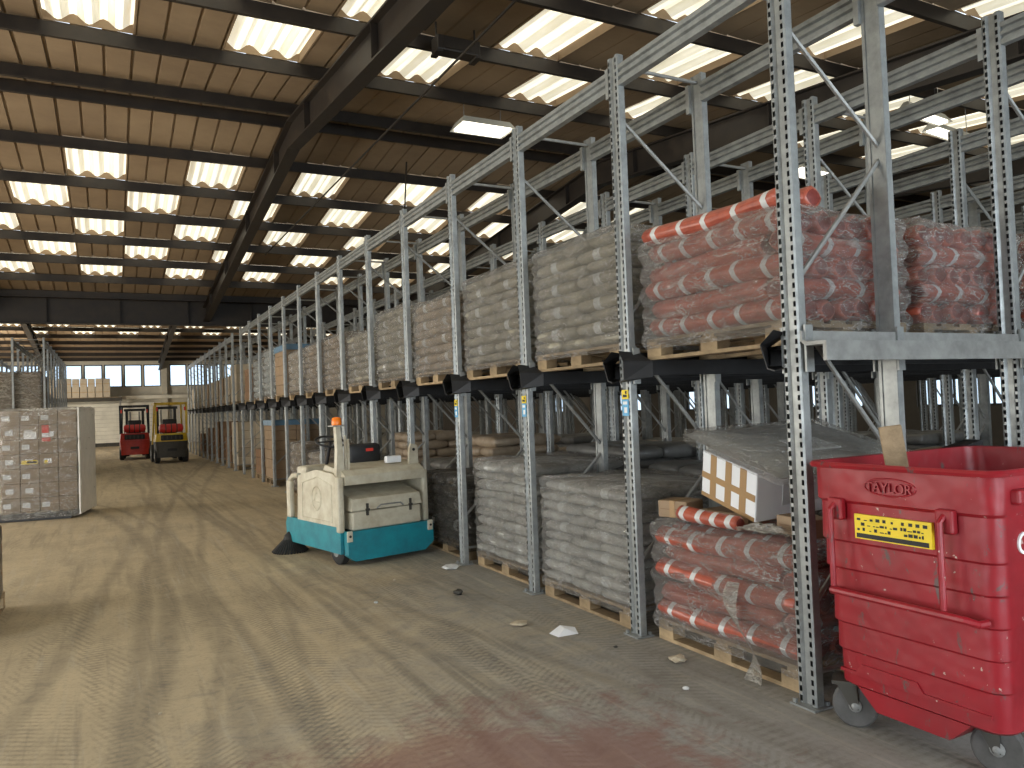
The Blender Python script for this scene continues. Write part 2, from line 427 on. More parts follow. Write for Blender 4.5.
# ------------------------------------------------------------------ mesh helpers
class MB:
    def __init__(s):
        s.v, s.f, s.mi = [], [], []

    def add(s, vs, fs, mi=0):
        b = len(s.v)
        s.v += [tuple(x) for x in vs]
        for i, f in enumerate(fs):
            s.f.append([b + k for k in f])
            s.mi.append(mi[i] if isinstance(mi, list) else mi)
        return s

    def box(s, x0, x1, y0, y1, z0, z1, mi=0, M=None):
        vs = [Vector((x, y, z)) for z in (z0, z1) for y in (y0, y1) for x in (x0, x1)]
        if M:
            vs = [M @ v for v in vs]
        return s.add(vs, [(0, 2, 3, 1), (4, 5, 7, 6), (0, 1, 5, 4), (2, 6, 7, 3), (0, 4, 6, 2), (1, 3, 7, 5)], mi)

    def cbox(s, x0, x1, y0, y1, z0, z1, c=.02, mi=0, M=None):
        """box with all edges chamfered"""
        bm = bmesh.new()
        bmesh.ops.create_cube(bm, size=1)
        for v in bm.verts:
            v.co = ((x0 + x1) / 2 + v.co.x * (x1 - x0), (y0 + y1) / 2 + v.co.y * (y1 - y0), (z0 + z1) / 2 + v.co.z * (z1 - z0))
        bmesh.ops.bevel(bm, geom=bm.edges[:], offset=c, segments=2, profile=.5, affect='EDGES')
        vs = [v.co.copy() if not M else M @ v.co for v in bm.verts]
        bm.verts.index_update()
        s.add(vs, [[v.index for v in f.verts] for f in bm.faces], mi)
        bm.free()
        return s

    def tube(s, pts, r, n=8, mi=0, cap=True, closed=False):
        pts = [Vector(p) for p in pts]
        L = len(pts)
        rs = r if isinstance(r, (list, tuple)) else [r] * L
        rings = []
        for i, p in enumerate(pts):
            a = pts[(i - 1) % L] if (i > 0 or closed) else p
            b = pts[(i + 1) % L] if (i < L - 1 or closed) else p
            d = (b - a).normalized()
            x = d.orthogonal().normalized() if i == 0 else (xp - d * xp.dot(d)).normalized()
            xp = x
            y = d.cross(x)
            rings.append([p + (x * math.cos(2 * PI * k / n) + y * math.sin(2 * PI * k / n)) * rs[i] for k in range(n)])
        vs = [v for rg in rings for v in rg]
        fs = []
        for i in range(L if closed else L - 1):
            j = (i + 1) % L
            for k in range(n):
                fs.append((i * n + k, i * n + (k + 1) % n, j * n + (k + 1) % n, j * n + k))
        if cap and not closed:
            fs.append(tuple(range(n))[::-1])
            fs.append(tuple((L - 1) * n + k for k in range(n)))
        return s.add(vs, fs, mi)

    def prism(s, poly, axis, a0, a1, mi=0, cap=True):
        """extrude 2-D polygon along axis 'x','y','z'; the polygon is given in the two other axes in order"""
        def at(p, a):
            return {'x': (a, p[0], p[1]), 'y': (p[0], a, p[1]), 'z': (p[0], p[1], a)}[axis]
        n = len(poly)
        vs = [at(p, a0) for p in poly] + [at(p, a1) for p in poly]
        fs = [(i, (i + 1) % n, n + (i + 1) % n, n + i) for i in range(n)]
        if cap:
            fs += [tuple(range(n))[::-1], tuple(range(n, 2 * n))]
        return s.add(vs, fs, mi)

    def strip(s, poly, axis, a0, a1, mi=0):
        """open profile extruded"""
        def at(p, a):
            return {'x': (a, p[0], p[1]), 'y': (p[0], a, p[1]), 'z': (p[0], p[1], a)}[axis]
        n = len(poly)
        vs = [at(p, a0) for p in poly] + [at(p, a1) for p in poly]
        return s.add(vs, [(i, i + 1, n + i + 1, n + i) for i in range(n - 1)], mi)

    def lathe(s, prof, axis='z', c=(0, 0, 0), n=20, mi=0):
        """prof: (radius, height) list, closed at the ends"""
        vs, fs = [], []
        for r, h in prof:
            for k in range(n):
                a = 2 * PI * k / n
                p = (r * math.cos(a), r * math.sin(a), h)
                if axis == 'x':
                    p = (h, p[0], p[1])
                elif axis == 'y':
                    p = (p[0], h, p[1])
                vs.append((p[0] + c[0], p[1] + c[1], p[2] + c[2]))
        for i in range(len(prof) - 1):
            for k in range(n):
                fs.append((i * n + k, i * n + (k + 1) % n, (i + 1) * n + (k + 1) % n, (i + 1) * n + k))
        fs.append(tuple(range(n))[::-1]); fs.append(tuple((len(prof) - 1) * n + k for k in range(n)))
        return s.add(vs, fs, mi)

    def mesh(s, name, mats, smooth=False):
        me = bpy.data.meshes.new(name)
        me.from_pydata(s.v, [], s.f)
        for m in (mats if isinstance(mats, (list, tuple)) else [mats]):
            me.materials.append(M[m])
        me.polygons.foreach_set('material_index', s.mi)
        bm = bmesh.new(); bm.from_mesh(me)
        bmesh.ops.recalc_face_normals(bm, faces=bm.faces[:])
        bm.to_mesh(me); bm.free()
        if smooth:
            me.polygons.foreach_set('use_smooth', [True] * len(me.polygons))
            if smooth != 'all':
                me.set_sharp_from_angle(angle=math.radians(38))
        return me

    def build(s, name, mats, parent=None, smooth=False, loc=None, rot=None):
        return put(name, s.mesh(name, mats, smooth), parent, loc, rot)


def put(name, me, parent=None, loc=None, rot=None, scale=None):
    o = bpy.data.objects.new(name, me)
    COL.objects.link(o)
    if parent:
        o.parent = parent
    if loc:
        o.location = loc
    if rot:
        o.rotation_euler = rot
    if scale:
        o.scale = scale
    return o


def thing(name, label, cat, loc=(0, 0, 0), rotz=0.0, group=None):
    o = bpy.data.objects.new(name, None)
    o.empty_display_size = .1
    COL.objects.link(o)
    o.location, o.rotation_euler = loc, (0, 0, rotz)
    o['label'], o['category'] = label, cat
    if group:
        o['group'] = group
    return o


def tag(o, label, cat, group=None):
    o['label'], o['category'] = label, cat
    if group:
        o['group'] = group
    return o


def struct(o, label=None):
    o['kind'] = 'structure'
    if label:
        o['label'] = label
    return o


def dup(o, parent=None):
    c = o.copy()
    COL.objects.link(c)
    c.parent = parent
    for ch in o.children:
        dup(ch, c)
    return c


def text(name, s, size, mat_, parent, loc, rot, ext=.002, align='LEFT'):
    cu = bpy.data.curves.new(name, 'FONT')
    cu.body, cu.size, cu.extrude, cu.align_x = s, size, ext, align
    tmp = bpy.data.objects.new(name, cu)
    COL.objects.link(tmp)
    bpy.context.view_layer.update()
    me = bpy.data.meshes.new_from_object(tmp.evaluated_get(bpy.context.evaluated_depsgraph_get()))
    bpy.data.objects.remove(tmp)
    me.materials.clear(); me.materials.append(M[mat_])
    return put(name, me, parent, loc, rot)


# ================================================================== THE SETTING
XL, XR, YF, YB = -8.0, 20.5, -6.0, 52.6
fl = MB().box(XL, XR, YF, YB, -.2, 0).build('floor', 'floor')
struct(fl, 'dusty concrete floor with tyre tracks')
out_ = MB().box(-60, 60, -60, 110, -.5, -.21).build('ground_outside', 'wall')
struct(out_, 'pale ground outside the building')

RIDGE, VAL, ZR, SL = 12.65, 13.35, 6.592, 0.1


def roof_z(y):
    d = abs(((y - RIDGE + VAL) % (2 * VAL)) - VAL)
    return ZR - SL * d


ceil = bpy.data.objects.new('ceiling', None)
COL.objects.link(ceil)
struct(ceil, 'low-pitched warehouse roof of liner sheets and skylights on dark purlins')
CW = 1.015
X0C = -0.65


def liner_mesh(length, sl):
    """liner sheet: flat pans between narrow raised seams, sloping along y; local x 0..CW, y 0..length"""
    prof = []
    for k in range(3):
        b = k * CW / 3
        prof += [(b + .012, 0), (b + CW / 3 - .034, -.012), (b + CW / 3 - .030, .022), (b + CW / 3 - .006, .022)]
    prof = [(0, .03), (0, .022)] + prof + [(CW, 0), (CW, .03)]
    mb = MB()
    n = len(prof)
    vs = [(p[0], y, p[1] + sl * y) for y in (0, length) for p in prof]
    mb.add(vs, [(i, i + 1, n + i + 1, n + i) for i in range(n - 1)])
    return mb.mesh('roof_sheet', 'liner')


def sky_mesh(length, sl):
    prof = [(.02 + (CW - .04) * k / 24, .05 + .050 * math.cos(2 * PI * k / 24 * 3)) for k in range(25)]
    n = len(prof)
    mb = MB()
    vs = [(p[0], y, p[1] + sl * y + .015) for y in (.0, length) for p in prof]
    mb.add(vs, [(i, i + 1, n + i + 1, n + i) for i in range(n - 1)])
    return mb.mesh('skylight', 'skylight', 'all')


def skyframe_mesh(length, sl):
    mb = MB()
    for x in (0, CW - .022):
        vs = [(x + dx, y, z + sl * y) for y in (0, length) for dx, z in ((0, -.01), (.022, -.01), (.022, .13), (0, .13))]
        mb.add(vs, [(0, 1, 5, 4), (1, 2, 6, 5), (2, 3, 7, 6), (3, 0, 4, 7)])
    # closing strips with the scalloped edge of the cut liner
    for y in (.02, length - .02):
        vs, fs = [], []
        for k in range(25):
            x = .02 + (CW - .04) * k / 24
            c = .05 + .050 * math.cos(2 * PI * k / 24 * 3) + .012
            vs += [(x, y, -.012 + sl * y), (x, y, c + sl * y)]
        for k in range(24):
            fs.append((2 * k, 2 * k + 2, 2 * k + 3, 2 * k + 1))
        mb.add(vs, fs)
    return mb.mesh('skylight_curb', 'liner')


PITCHP = 1.75
for bay in (-1, 0, 1):
    ry = RIDGE + bay * 2 * VAL
    far_edges = [ry + .3 + PITCHP * k for k in range(8)] + [ry + VAL]
    near_edges = [2 * ry - e - (.15 if 0 < i < 8 else 0) for i, e in enumerate(far_edges)]
    rows = [(near_edges[k + 1], near_edges[k], SL, k, -1) for k in range(8)] + [(far_edges[k], far_edges[k + 1], -SL, k, 1) for k in range(8)]
    rows.append((ry - .3, ry, SL, 99, -1)); rows.append((ry, ry + .3, -SL, 99, 1))
    rest, restsky, restcurb = MB(), MB(), MB()
    for (ya, yb, sl, k, side) in rows:
        if yb < YF or ya > YB:
            continue
        ya2, yb2 = max(ya, YF), min(yb, YB)
        L = yb2 - ya2
        ml = ms = mc = None
        for n in range(-8, 21):
            x = X0C + n * CW
            has = 1 <= k <= 5 and ((n + k) % 2 == 1) and not (bay == 1 and side == 1 and k > 2)
            z = roof_z(ya2)
            single = bay == 0 and -4.4 < x < 13.5 and k != 99
            if single:
                if ml is None:
                    ml, ms, mc = liner_mesh(L, sl), sky_mesh(L, sl), skyframe_mesh(L, sl)
                if has:
                    o = put('skylight', ms, ceil, (x, ya2, z))
                    put('skylight_curb', mc, o)
                else:
                    put('roof_sheet', ml, ceil, (x, ya2, z))
            else:
                if ml is None:
                    ml, ms, mc = liner_mesh(L, sl), sky_mesh(L, sl), skyframe_mesh(L, sl)
                for me, tgt in (((ms, restsky), (mc, restcurb)) if has else ((ml, rest),)):
                    tgt.add([(v.co.x + x, v.co.y + ya2, v.co.z + z) for v in me.vertices], [list(p.vertices) for p in me.polygons])
    for mb, nm, mt in ((rest, 'roof_sheet', 'liner'), (restsky, 'skylight', 'skylight'), (restcurb, 'skylight_curb', 'liner')):
        if mb.v:
            o = mb.build(nm, mt, ceil, 'all' if nm == 'skylight' else False)
            o['kind'] = 'stuff'
    # purlins (channel section) and the ridge pair
    for e in sorted(set(far_edges[:-1] + near_edges[:-1])):
        if e < YF + .2 or e > YB - .2:
            continue
        z = roof_z(e) - .022
        mb = MB()
        mb.box(XL, XR, e - .008, e + .008, z - .19, z)
        mb.box(XL, XR, e - .045, e - .008, z - .19, z - .175)
        mb.box(XL, XR, e + .008, e + .045, z - .015, z)
        mb.box(XL, XR, e - .045, e - .037, z - .175, z - .155)
        mb.build('purlin', 'purlin', ceil)
    # rafters: I-section following the slopes
    for n in range(-1, 4):
        xr = 2.74 + 6.05 * n
        for side in (-1, 1):
            ye = ry + side * VAL
            ya, yb = (ry, ye)
            if side < 0 and bay == -1:
                continue
            ye = min(max(ye, YF), YB)
            mb = MB()
            for (dx0, dx1, za, zb) in ((-.10, .10, -.68, -.655), (-.10, .10, -.235, -.21), (-.008, .008, -.66, -.22)):
                vs = []
                for y in (ry, ye):
                    for dx, dz in ((dx0, za), (dx1, za), (dx1, zb), (dx0, zb)):
                        vs.append((xr + dx, y, roof_z(y) + dz))
                mb.add(vs, [(0, 1, 5, 4), (1, 2, 6, 5), (2, 3, 7, 6), (3, 0, 4, 7), (0, 3, 2, 1), (4, 5, 6, 7)])
            # haunch plates and web stiffeners
            for y in ([ry + side * d for d in (1.2, 4.5, 8.0, 11.5)]):
                if YF < y < YB:
                    mb.box(xr - .095, xr + .095, y - .006, y + .006, roof_z(y) - .66, roof_z(y) - .22)
            mb.build('rafter', 'purlin', ceil)
# valley girders with columns well inside the racks
for yv in (RIDGE - VAL, RIDGE + VAL):
    zt = roof_z(yv)
    mb = MB()
    mb.box(XL, XR, yv - .012, yv + .012, zt - .78, zt - .02)
    mb.box(XL, XR, yv - .15, yv + .15, zt - .80, zt - .77)
    mb.box(XL, XR, yv - .15, yv + .15, zt - .05, zt - .02)
    for k in range(16):
        x = XL + .7 + k * 1.9
        mb.box(x - .006, x + .006, yv - .14, yv + .14, zt - .77, zt - .05)
    mb.build('girder', 'purlin', ceil)
    mb = MB()
    mb.strip([(yv - .45, zt + .06), (yv - .2, zt - .01), (yv + .2, zt - .01), (yv + .45, zt + .06)], 'x', XL, XR)
    mb.build('valley_gutter', 'purlin', ceil)
# wind-brace rods under the near roof and knee braces
for a, b in (((3.52, 19.9, 5.60), (3.62, 4.2, 5.55)), ((3.32, 8.2, 5.98), (3.24, 5.6, 5.72)), ((8.7, 24.5, 4.9), (5.0, 13.5, 6.2))):
    MB().tube([a, b], .016, 6).build('brace_rod', 'purlin', ceil)

# walls
mb = MB()
mb.box(XL - .2, XL, YF, YB, 4.4, 6.7)
ys = [YF] + [v for c in FILL_DOORS for v in (c - 2.5, c + 2.5)] + [YB]
for k in range(0, len(ys), 2):
    mb.box(XL - .2, XL, ys[k], ys[k + 1], 0, 4.4)
wl = struct(mb.build('wall_left', 'wall'), 'cream side wall with door openings added for fill light')
# added window band in the right wall stands in for distant lit patches
PATCH_WIN_R = [(y, y + 3.2) for y in (6.0, 11.0, 16.0, 21.0, 27.0, 33.0)]
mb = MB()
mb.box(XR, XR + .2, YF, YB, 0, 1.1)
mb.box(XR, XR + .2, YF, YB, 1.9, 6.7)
ys = [YF] + [v for p in PATCH_WIN_R for v in p] + [YB]
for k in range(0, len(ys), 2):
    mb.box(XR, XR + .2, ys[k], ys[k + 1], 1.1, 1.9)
struct(mb.build('wall_right', 'wall_dim'), 'dark side wall with an added band of bright windows')
wn = [0]


def window(x0, x1, y0, y1, z0, z1, axis, label, panes=1):
    """frame and panes filling an opening"""
    wn[0] += 1
    fr = .06
    mb = MB()
    if axis == 'y':
        yc = (y0 + y1) / 2
        mb.box(x0, x0 + fr, yc - .04, yc + .04, z0, z1); mb.box(x1 - fr, x1, yc - .04, yc + .04, z0, z1)
        mb.box(x0, x1, yc - .04, yc + .04, z0, z0 + fr); mb.box(x0, x1, yc - .04, yc + .04, z1 - fr, z1)
    else:
        xc = (x0 + x1) / 2
        mb.box(xc - .04, xc + .04, y0, y0 + fr, z0, z1); mb.box(xc - .04, xc + .04, y1 - fr, y1, z0, z1)
        mb.box(xc - .04, xc + .04, y0, y1, z0, z0 + fr); mb.box(xc - .04, xc + .04, y0, y1, z1 - fr, z1)
        for k in range(1, panes):
            y = y0 + (y1 - y0) * k / panes
            mb.box(xc - .03, xc + .03, y - .025, y + .025, z0, z1)
    f = struct(mb.build('window_%d' % wn[0], 'charcoal'), label)
    g = MB()
    if axis == 'y':
        g.box(x0 + fr, x1 - fr, yc - .004, yc + .004, z0 + fr, z1 - fr)
        g.build('pane', 'glass', f)
    else:
        for k in range(panes):
            a = y0 + (y1 - y0) * k / panes + .03; b = y0 + (y1 - y0) * (k + 1) / panes - .03
            MB().box(xc - .004, xc + .004, a, b, z0 + fr, z1 - fr).build('pane', 'glass', f)


for (a, b) in PATCH_WIN_R:
    window(XR + .02, XR + .18, a, b, 1.1, 1.9, 'x', 'wide added window with three panes, for a distant bright patch', 3)
# back wall: band of windows over white boarding
WX = [(-1.40 + 1.075 * k, -0.42 + 1.075 * k) for k in range(-5, 4)] + [(3.30 + 1.075 * k, 4.28 + 1.075 * k) for k in range(0, 9)]
mb = MB()
mb.box(XL, XR, YB, YB + .25, 0, 3.58)
mb.box(XL, XR, YB, YB + .25, 4.95, 6.7)
xs = [XL] + [v for p in WX for v in p] + [XR]
for k in range(0, len(xs), 2):
    mb.box(xs[k], xs[k + 1], YB, YB + .25, 3.58, 4.95)
mb.box(XL, XR, YB - .10, YB, 5.05, 5.35)
struct(mb.build('wall_back', 'wall'), 'end wall with a row of bright windows')
for (a, b) in WX:
    window(a, b, YB + .03, YB + .22, 3.58, 4.95, 'y', 'square window high in the end wall')
for k in range(-1, 3):      # columns between the window groups
    x = 2.96 + 6.05 * k
    struct(MB().box(x - .17, x + .17, YB - .22, YB - .001, 0, 5.2).build('trim_%d' % (k + 20), 'wall'))
bd = bpy.data.objects.new('trim_1', None); COL.objects.link(bd)
struct(bd, 'white horizontal boarding along the end wall')
for k in range(10):
    MB().box(XL + .5, 2.75, YB - .16 - .012 * (k % 2), YB - .11, .22 + .24 * k, .22 + .24 * (k + 1) - .018).build('board', 'board', bd)
struct(MB().box(XL + .5, 2.75, YB - .15, YB - .02, .0, .21).build('baseboard_back', 'charcoal'))
struct(MB().box(XL + .5, XR, YB - .5, YB - .24, 2.82, 3.02).build('trim_2', 'board'), 'pale ledge below the windows')
# front wall behind the photographer with the open loading door
mb = MB()
mb.box(XL, .2, YF - .2, YF, 0, 6.7); mb.box(8.2, XR, YF - .2, YF, 0, 6.7); mb.box(.2, 8.2, YF - .2, YF, 4.6, 6.7)
struct(mb.build('wall_front', 'wall'), 'wall with the open loading door')

# ================================================================== RACKS
UW, UD = .115, .055           # upright width along the aisle, depth
ZTOP = 3.96


def upright_mesh(h):
    """perforated upright: ridged front with two columns of slots, returned sides. front towards -x, centred on y, x from 0 to UD"""
    mb = MB()
    cols = [(-UW / 2, 0.006), (-.046, 0), (-.030, 0), (-.016, .016), (.016, .016), (.030, 0), (.046, 0), (UW / 2, .006)]
    # slot columns are between cols 1-2 and 5-6
    z, zs = .0, [0.0]
    while z < h - .05:
        zs += [z + .020, z + .048]
        z += .048
    zs.append(h)
    for i in range(len(zs) - 1):
        for c in range(7):
            if c in (1, 5) and i % 2 == 1:
                continue
            (ya, xa), (yb, xb) = cols[c], cols[c + 1]
            mb.add([(xa, ya, zs[i]), (xb, yb, zs[i]), (xb, yb, zs[i + 1]), (xa, ya, zs[i + 1])], [(0, 1, 2, 3)])
    for s in (-1, 1):
        y = s * UW / 2
        mb.add([(.006, y, 0), (UD, y, 0), (UD, y, h), (.006, y, h)], [(0, 1, 2, 3)])
        mb.add([(UD, y, 0), (UD, y - s * .02, 0), (UD, y - s * .02, h), (UD, y, h)], [(0, 1, 2, 3)])
        mb.box(UD - .004, UD - .001, min(y, y - s * .02), max(y, y - s * .02), 0, h)
    # dark inner tongue so the slots read as holes
    mb.box(UD - .012, UD - .006, -.045, .045, 0, h, 0)
    mb.box(.030, .034, -.05, .05, 0, h, 1)
    return mb.mesh('upright', ['galv', 'black_steel'])


ME_UP = upright_mesh(ZTOP)
ME_BASE = MB().box(-.04, UD + .04, -.08, .08, 0, .010).box(-.03, -.012, .05, .068, .01, .03).box(UD + .012, UD + .03, -.068, -.05, .01, .03).mesh('base_plate', 'galv')
RAIL_P = [(.0, 1.91), (.0, 1.862), (.035, 1.85), (.150, 1.85), (.150, 1.75), (.128, 1.75), (.128, 1.832), (.02, 1.832), (-.012, 1.86), (-.012, 1.91)]
XRAIL = 10.4
ME_RAIL = MB().prism(RAIL_P, 'x', .06, XRAIL).mesh('pallet_rail', 'black_steel')
ME_RAIL_G = MB().prism(RAIL_P, 'x', .004, XRAIL).mesh('pallet_rail', 'galv_dull')


def guide_mesh():
    """flared black entry plate at the aisle end of a rail"""
    mb = MB()
    th = .006
    a = [(.068, .0, 1.91), (.068, .150, 1.845), (.068, .150, 1.745), (.068, .0, 1.74)]
    b = [(-.075, -.03, 1.925), (-.095, .045, 1.855), (-.075, .02, 1.73), (-.075, -.03, 1.715)]
    vs = a + b + [(x, y + th, z - th) for x, y, z in a + b]
    mb.add(vs, [(0, 1, 5, 4), (1, 2, 6, 5), (2, 3, 7, 6), (8, 12, 13, 9), (9, 13, 14, 10), (10, 14, 15, 11), (0, 4, 12, 8), (3, 11, 15, 7), (4, 5, 13, 12), (5, 6, 14, 13), (6, 7, 15, 14)])
    return mb.mesh('entry_guide', 'black_steel')


ME_GUIDE = guide_mesh()
ME_BRK = MB().box(0, .055, .0, .012, 1.70, 1.94).mesh('bracket', 'galv')
BEAM_P = [(.025, 0), (-.025, 0), (-.025, .034), (-.006, .042), (-.006, .054), (-.025, .062), (-.025, .084), (-.006, .092), (-.006, .104), (-.025, .112), (-.025, .14), (.025, .14)]   # x,z stepped section
ME_BEAM = MB().prism(BEAM_P, 'y', UW / 2 + .002, 1.45 - UW / 2 - .002).mesh('top_beam', 'galv')
ME_CONN = MB().box(-.03, .004, UW / 2 - .004, UW / 2 + .03, -.05, .16).mesh('beam_connector', 'galv')


def brace_mesh(p, q):
    return MB().tube([p, q], .0135, 6).mesh('brace', 'galv_dull')


FD = .80
BR = [((UD * .6, 0, 3.55), (FD - .03, 0, 2.96)), ((FD - .03, 0, 2.90), (UD * .6, 0, 2.14)), ((UD * .6, 0, 2.02), (FD - .03, 0, 1.20)), ((FD - .03, 0, 1.14), (UD * .6, 0, .46)),
      ((UD * .6, 0, 3.90), (FD - .03, 0, 3.90)), ((UD * .6, 0, .16), (FD - .03, 0, .16))]
ME_BR = [brace_mesh(a, b) for a, b in BR]
ME_ALLBR = MB()
for a, b in BR:
    ME_ALLBR.tube([a, b], .0135, 5)


def rack(name, label, origin, mirror, ks, frames, first_gal=None, solo_braces=10, solo_frames=2, beam_rows=None, skip_beam=()):
    """drive-in rack: local x runs into the depth, local y along the aisle (k * 1.45)"""
    root = thing(name, label, 'pallet rack', origin, 0)
    if mirror:
        root.rotation_euler = (0, 0, PI)
    braces = MB()
    nk = len(ks)
    for ik, k in enumerate(ks):
        y = k * 1.45
        for fi, fx in enumerate(frames):
            for rear in (0, 1):
                o = put('upright', ME_UP, root, (fx + (FD if rear else 0), y, 0), (0, 0, PI if rear else 0))
                if ik < 12 and fi < 2:
                    put('base_plate', ME_BASE, o)
            if ik < solo_braces and fi < solo_frames:
                for me in ME_BR:
                    put('brace', me, root, (fx, y, 0))
            else:
                braces.add([(v[0] + fx, v[1] + y, v[2]) for v in ME_ALLBR.v], ME_ALLBR.f)
            # top beams to the next upright line
            if ik < nk - 1 and k not in skip_beam:
                for rear in (0, 1):
                    bx = fx + (FD - .05 if rear else .03)
                    o = put('top_beam', ME_BEAM, root, (bx, y, 3.74))
                    if ik < 8 and fi < 2:
                        put('beam_connector', ME_CONN, o)
        # a rail on each side of the upright line
        for s in (-1, 1):
            if (s < 0 and ik == 0) or (s > 0 and ik == nk - 1):
                continue
            gal = first_gal == k and s < 0
            r = put('pallet_rail', ME_RAIL_G if gal else ME_RAIL, root, (0, y + s * (UW / 2 + .012), 0), None, (min(1, (frames[-1] + FD) / XRAIL), s, 1))
            if not gal:
                put('entry_guide', ME_GUIDE, r)
            for bx in ([frames[0] + .02, frames[0] + FD - .06] + ([frames[1] + .02, frames[1] + FD - .06] if len(frames) > 1 else [])) if ik < 8 else []:
                put('bracket', ME_BRK, r, (bx, 0, 0))
    if braces.v:
        o = braces.build('brace', 'galv_dull', root)
        o['kind'] = 'stuff'
    return root


RX, RY0, RP = 3.142 - .035, 2.835, 1.45
FR = [0, 1.9, 3.8, 5.7, 7.6, 9.5]
rack1 = rack('drive_in_rack', 'long galvanised drive-in pallet rack beside the red bin and the sweeper', (RX, RY0, 0), False, list(range(-1, 14)), FR, first_gal=0)
rack2 = rack('drive_in_rack', 'far galvanised drive-in rack run behind the yellow forklift, before the end windows', (RX, RY0 + .16, 0), False, list(range(14, 25)), FR[:3], solo_braces=0)
# yellow and blue load stickers on the first uprights
for k in (1, 2, 3):
    st = MB().box(-.004, 0.002, -.035, .035, 0, .062).build('load_sticker', 'sign_yellow', rack1, loc=(-.001, k * RP, 1.60))
    MB().box(-.0055, -.003, -.022, .022, .012, .030).box(-.0055, -.003, -.022, -.004, .034, .054).build('sticker_print', 'ink', st)
    st = MB().box(-.004, 0.002, -.035, .035, 0, .11).build('load_sticker', 'sign_blue', rack1, loc=(-.001, k * RP, 1.485))
    MB().box(-.0055, -.003, -.024, .024, .078, .098).box(-.0055, -.003, -.020, .012, .020, .058).build('sticker_print', 'white_ink', st)
# racks on the other side of the aisle
rack3 = rack('drive_in_rack', 'galvanised rack on the left of the aisle, behind the wrapped cartons', (-1.60, 25.0 + 8 * RP, 0), True, list(range(0, 9)), FR[:3], solo_braces=0)


# ================================================================== PALLETS AND LOADS
PW, PD = 1.2, 1.0           # pallet: 1.2 along the aisle (local y), 1.0 into the rack (local x), local origin at its front near corner


def jitter(a):
    return random.uniform(-a, a)


ME_BLOCK = MB().box(0, .10, 0, .145, 0, .078).mesh('block', 'wood')
ME_TBOARD = MB().box(0, .12, 0, PW, 0, .020).mesh('deck_board', 'wood')
ME_SBOARD = MB().box(0, PD, 0, .10, 0, .020).mesh('deck_board', 'wood')
ME_PBASE = MB().box(0, .10, 0, PW, 0, .022).box(.45, .55, 0, PW, 0, .022).box(.90, 1.0, 0, PW, 0, .022).mesh('pallet', 'wood')
ME_PALL = MB()
for xx in (0, .45, .9):
    ME_PALL.box(xx, xx + .10, 0, PW, 0, .022)
    for yy in (0, .5275, 1.055):
        ME_PALL.box(xx, xx + .10, yy, yy + .145, .022, .10)
for yy in (0, .55, 1.1):
    ME_PALL.box(0, PD, yy, yy + .10, .10, .12)
for k in range(6):
    ME_PALL.box(k * .176, k * .176 + .12, 0, PW, .12, .14)
ME_PALL = ME_PALL.mesh('pallet', 'wood')


def pallet(parent, detail=True):
    if not detail:
        return put('pallet', ME_PALL, parent)
    p = put('pallet', ME_PBASE, parent)
    for xx in (0, .45, .9):
        for yy in (0, .5275, 1.055):
            put('block', ME_BLOCK, p, (xx, yy, .022))
    for yy in (0, .55, 1.1):
        put('deck_board', ME_SBOARD, p, (0, yy, .10))
    for k in range(6):
        put('deck_board', ME_TBOARD, p, (k * .176, 0, .12))
    return p


def sack_mesh(L, W, H, body, band='band', bw=.09, nring=12):
    """filled sack lying flat, long axis y, pinched ends, printed band round the middle"""
    ts = [-1, -.93, -.80, -.5, -bw * 1.8, bw * 1.8, .5, .80, .93, 1]
    mb = MB()
    vs, fs, mi = [], [], []
    for t_ in ts:
        e = max(0.0, 1 - abs(t_) ** 5)
        hw = W / 2 * (.90 + .10 * e ** .5)
        hh = H / 2 * max(.50, e ** .35)
        for k in range(nring):
            a = 2 * PI * k / nring
            c, s = math.cos(a), math.sin(a)
            x = hw * math.copysign(abs(c) ** .40, c)
            z = hh * math.copysign(abs(s) ** .55, s)
            vs.append((x + .004 * math.sin(7 * t_ + k), t_ * L / 2, z + H / 2))
    for i in range(len(ts) - 1):
        for k in range(nring):
            fs.append((i * nring + k, i * nring + (k + 1) % nring, (i + 1) * nring + (k + 1) % nring, (i + 1) * nring + k))
            mi.append(1 if i == 4 else 0)
    n = len(ts) - 1
    fs.append(tuple(range(nring))[::-1]); mi.append(0)
    fs.append(tuple(n * nring + k for k in range(nring))); mi.append(0)
    mb.add(vs, fs, mi)
    return mb.mesh('sack', [body, band], 'all')


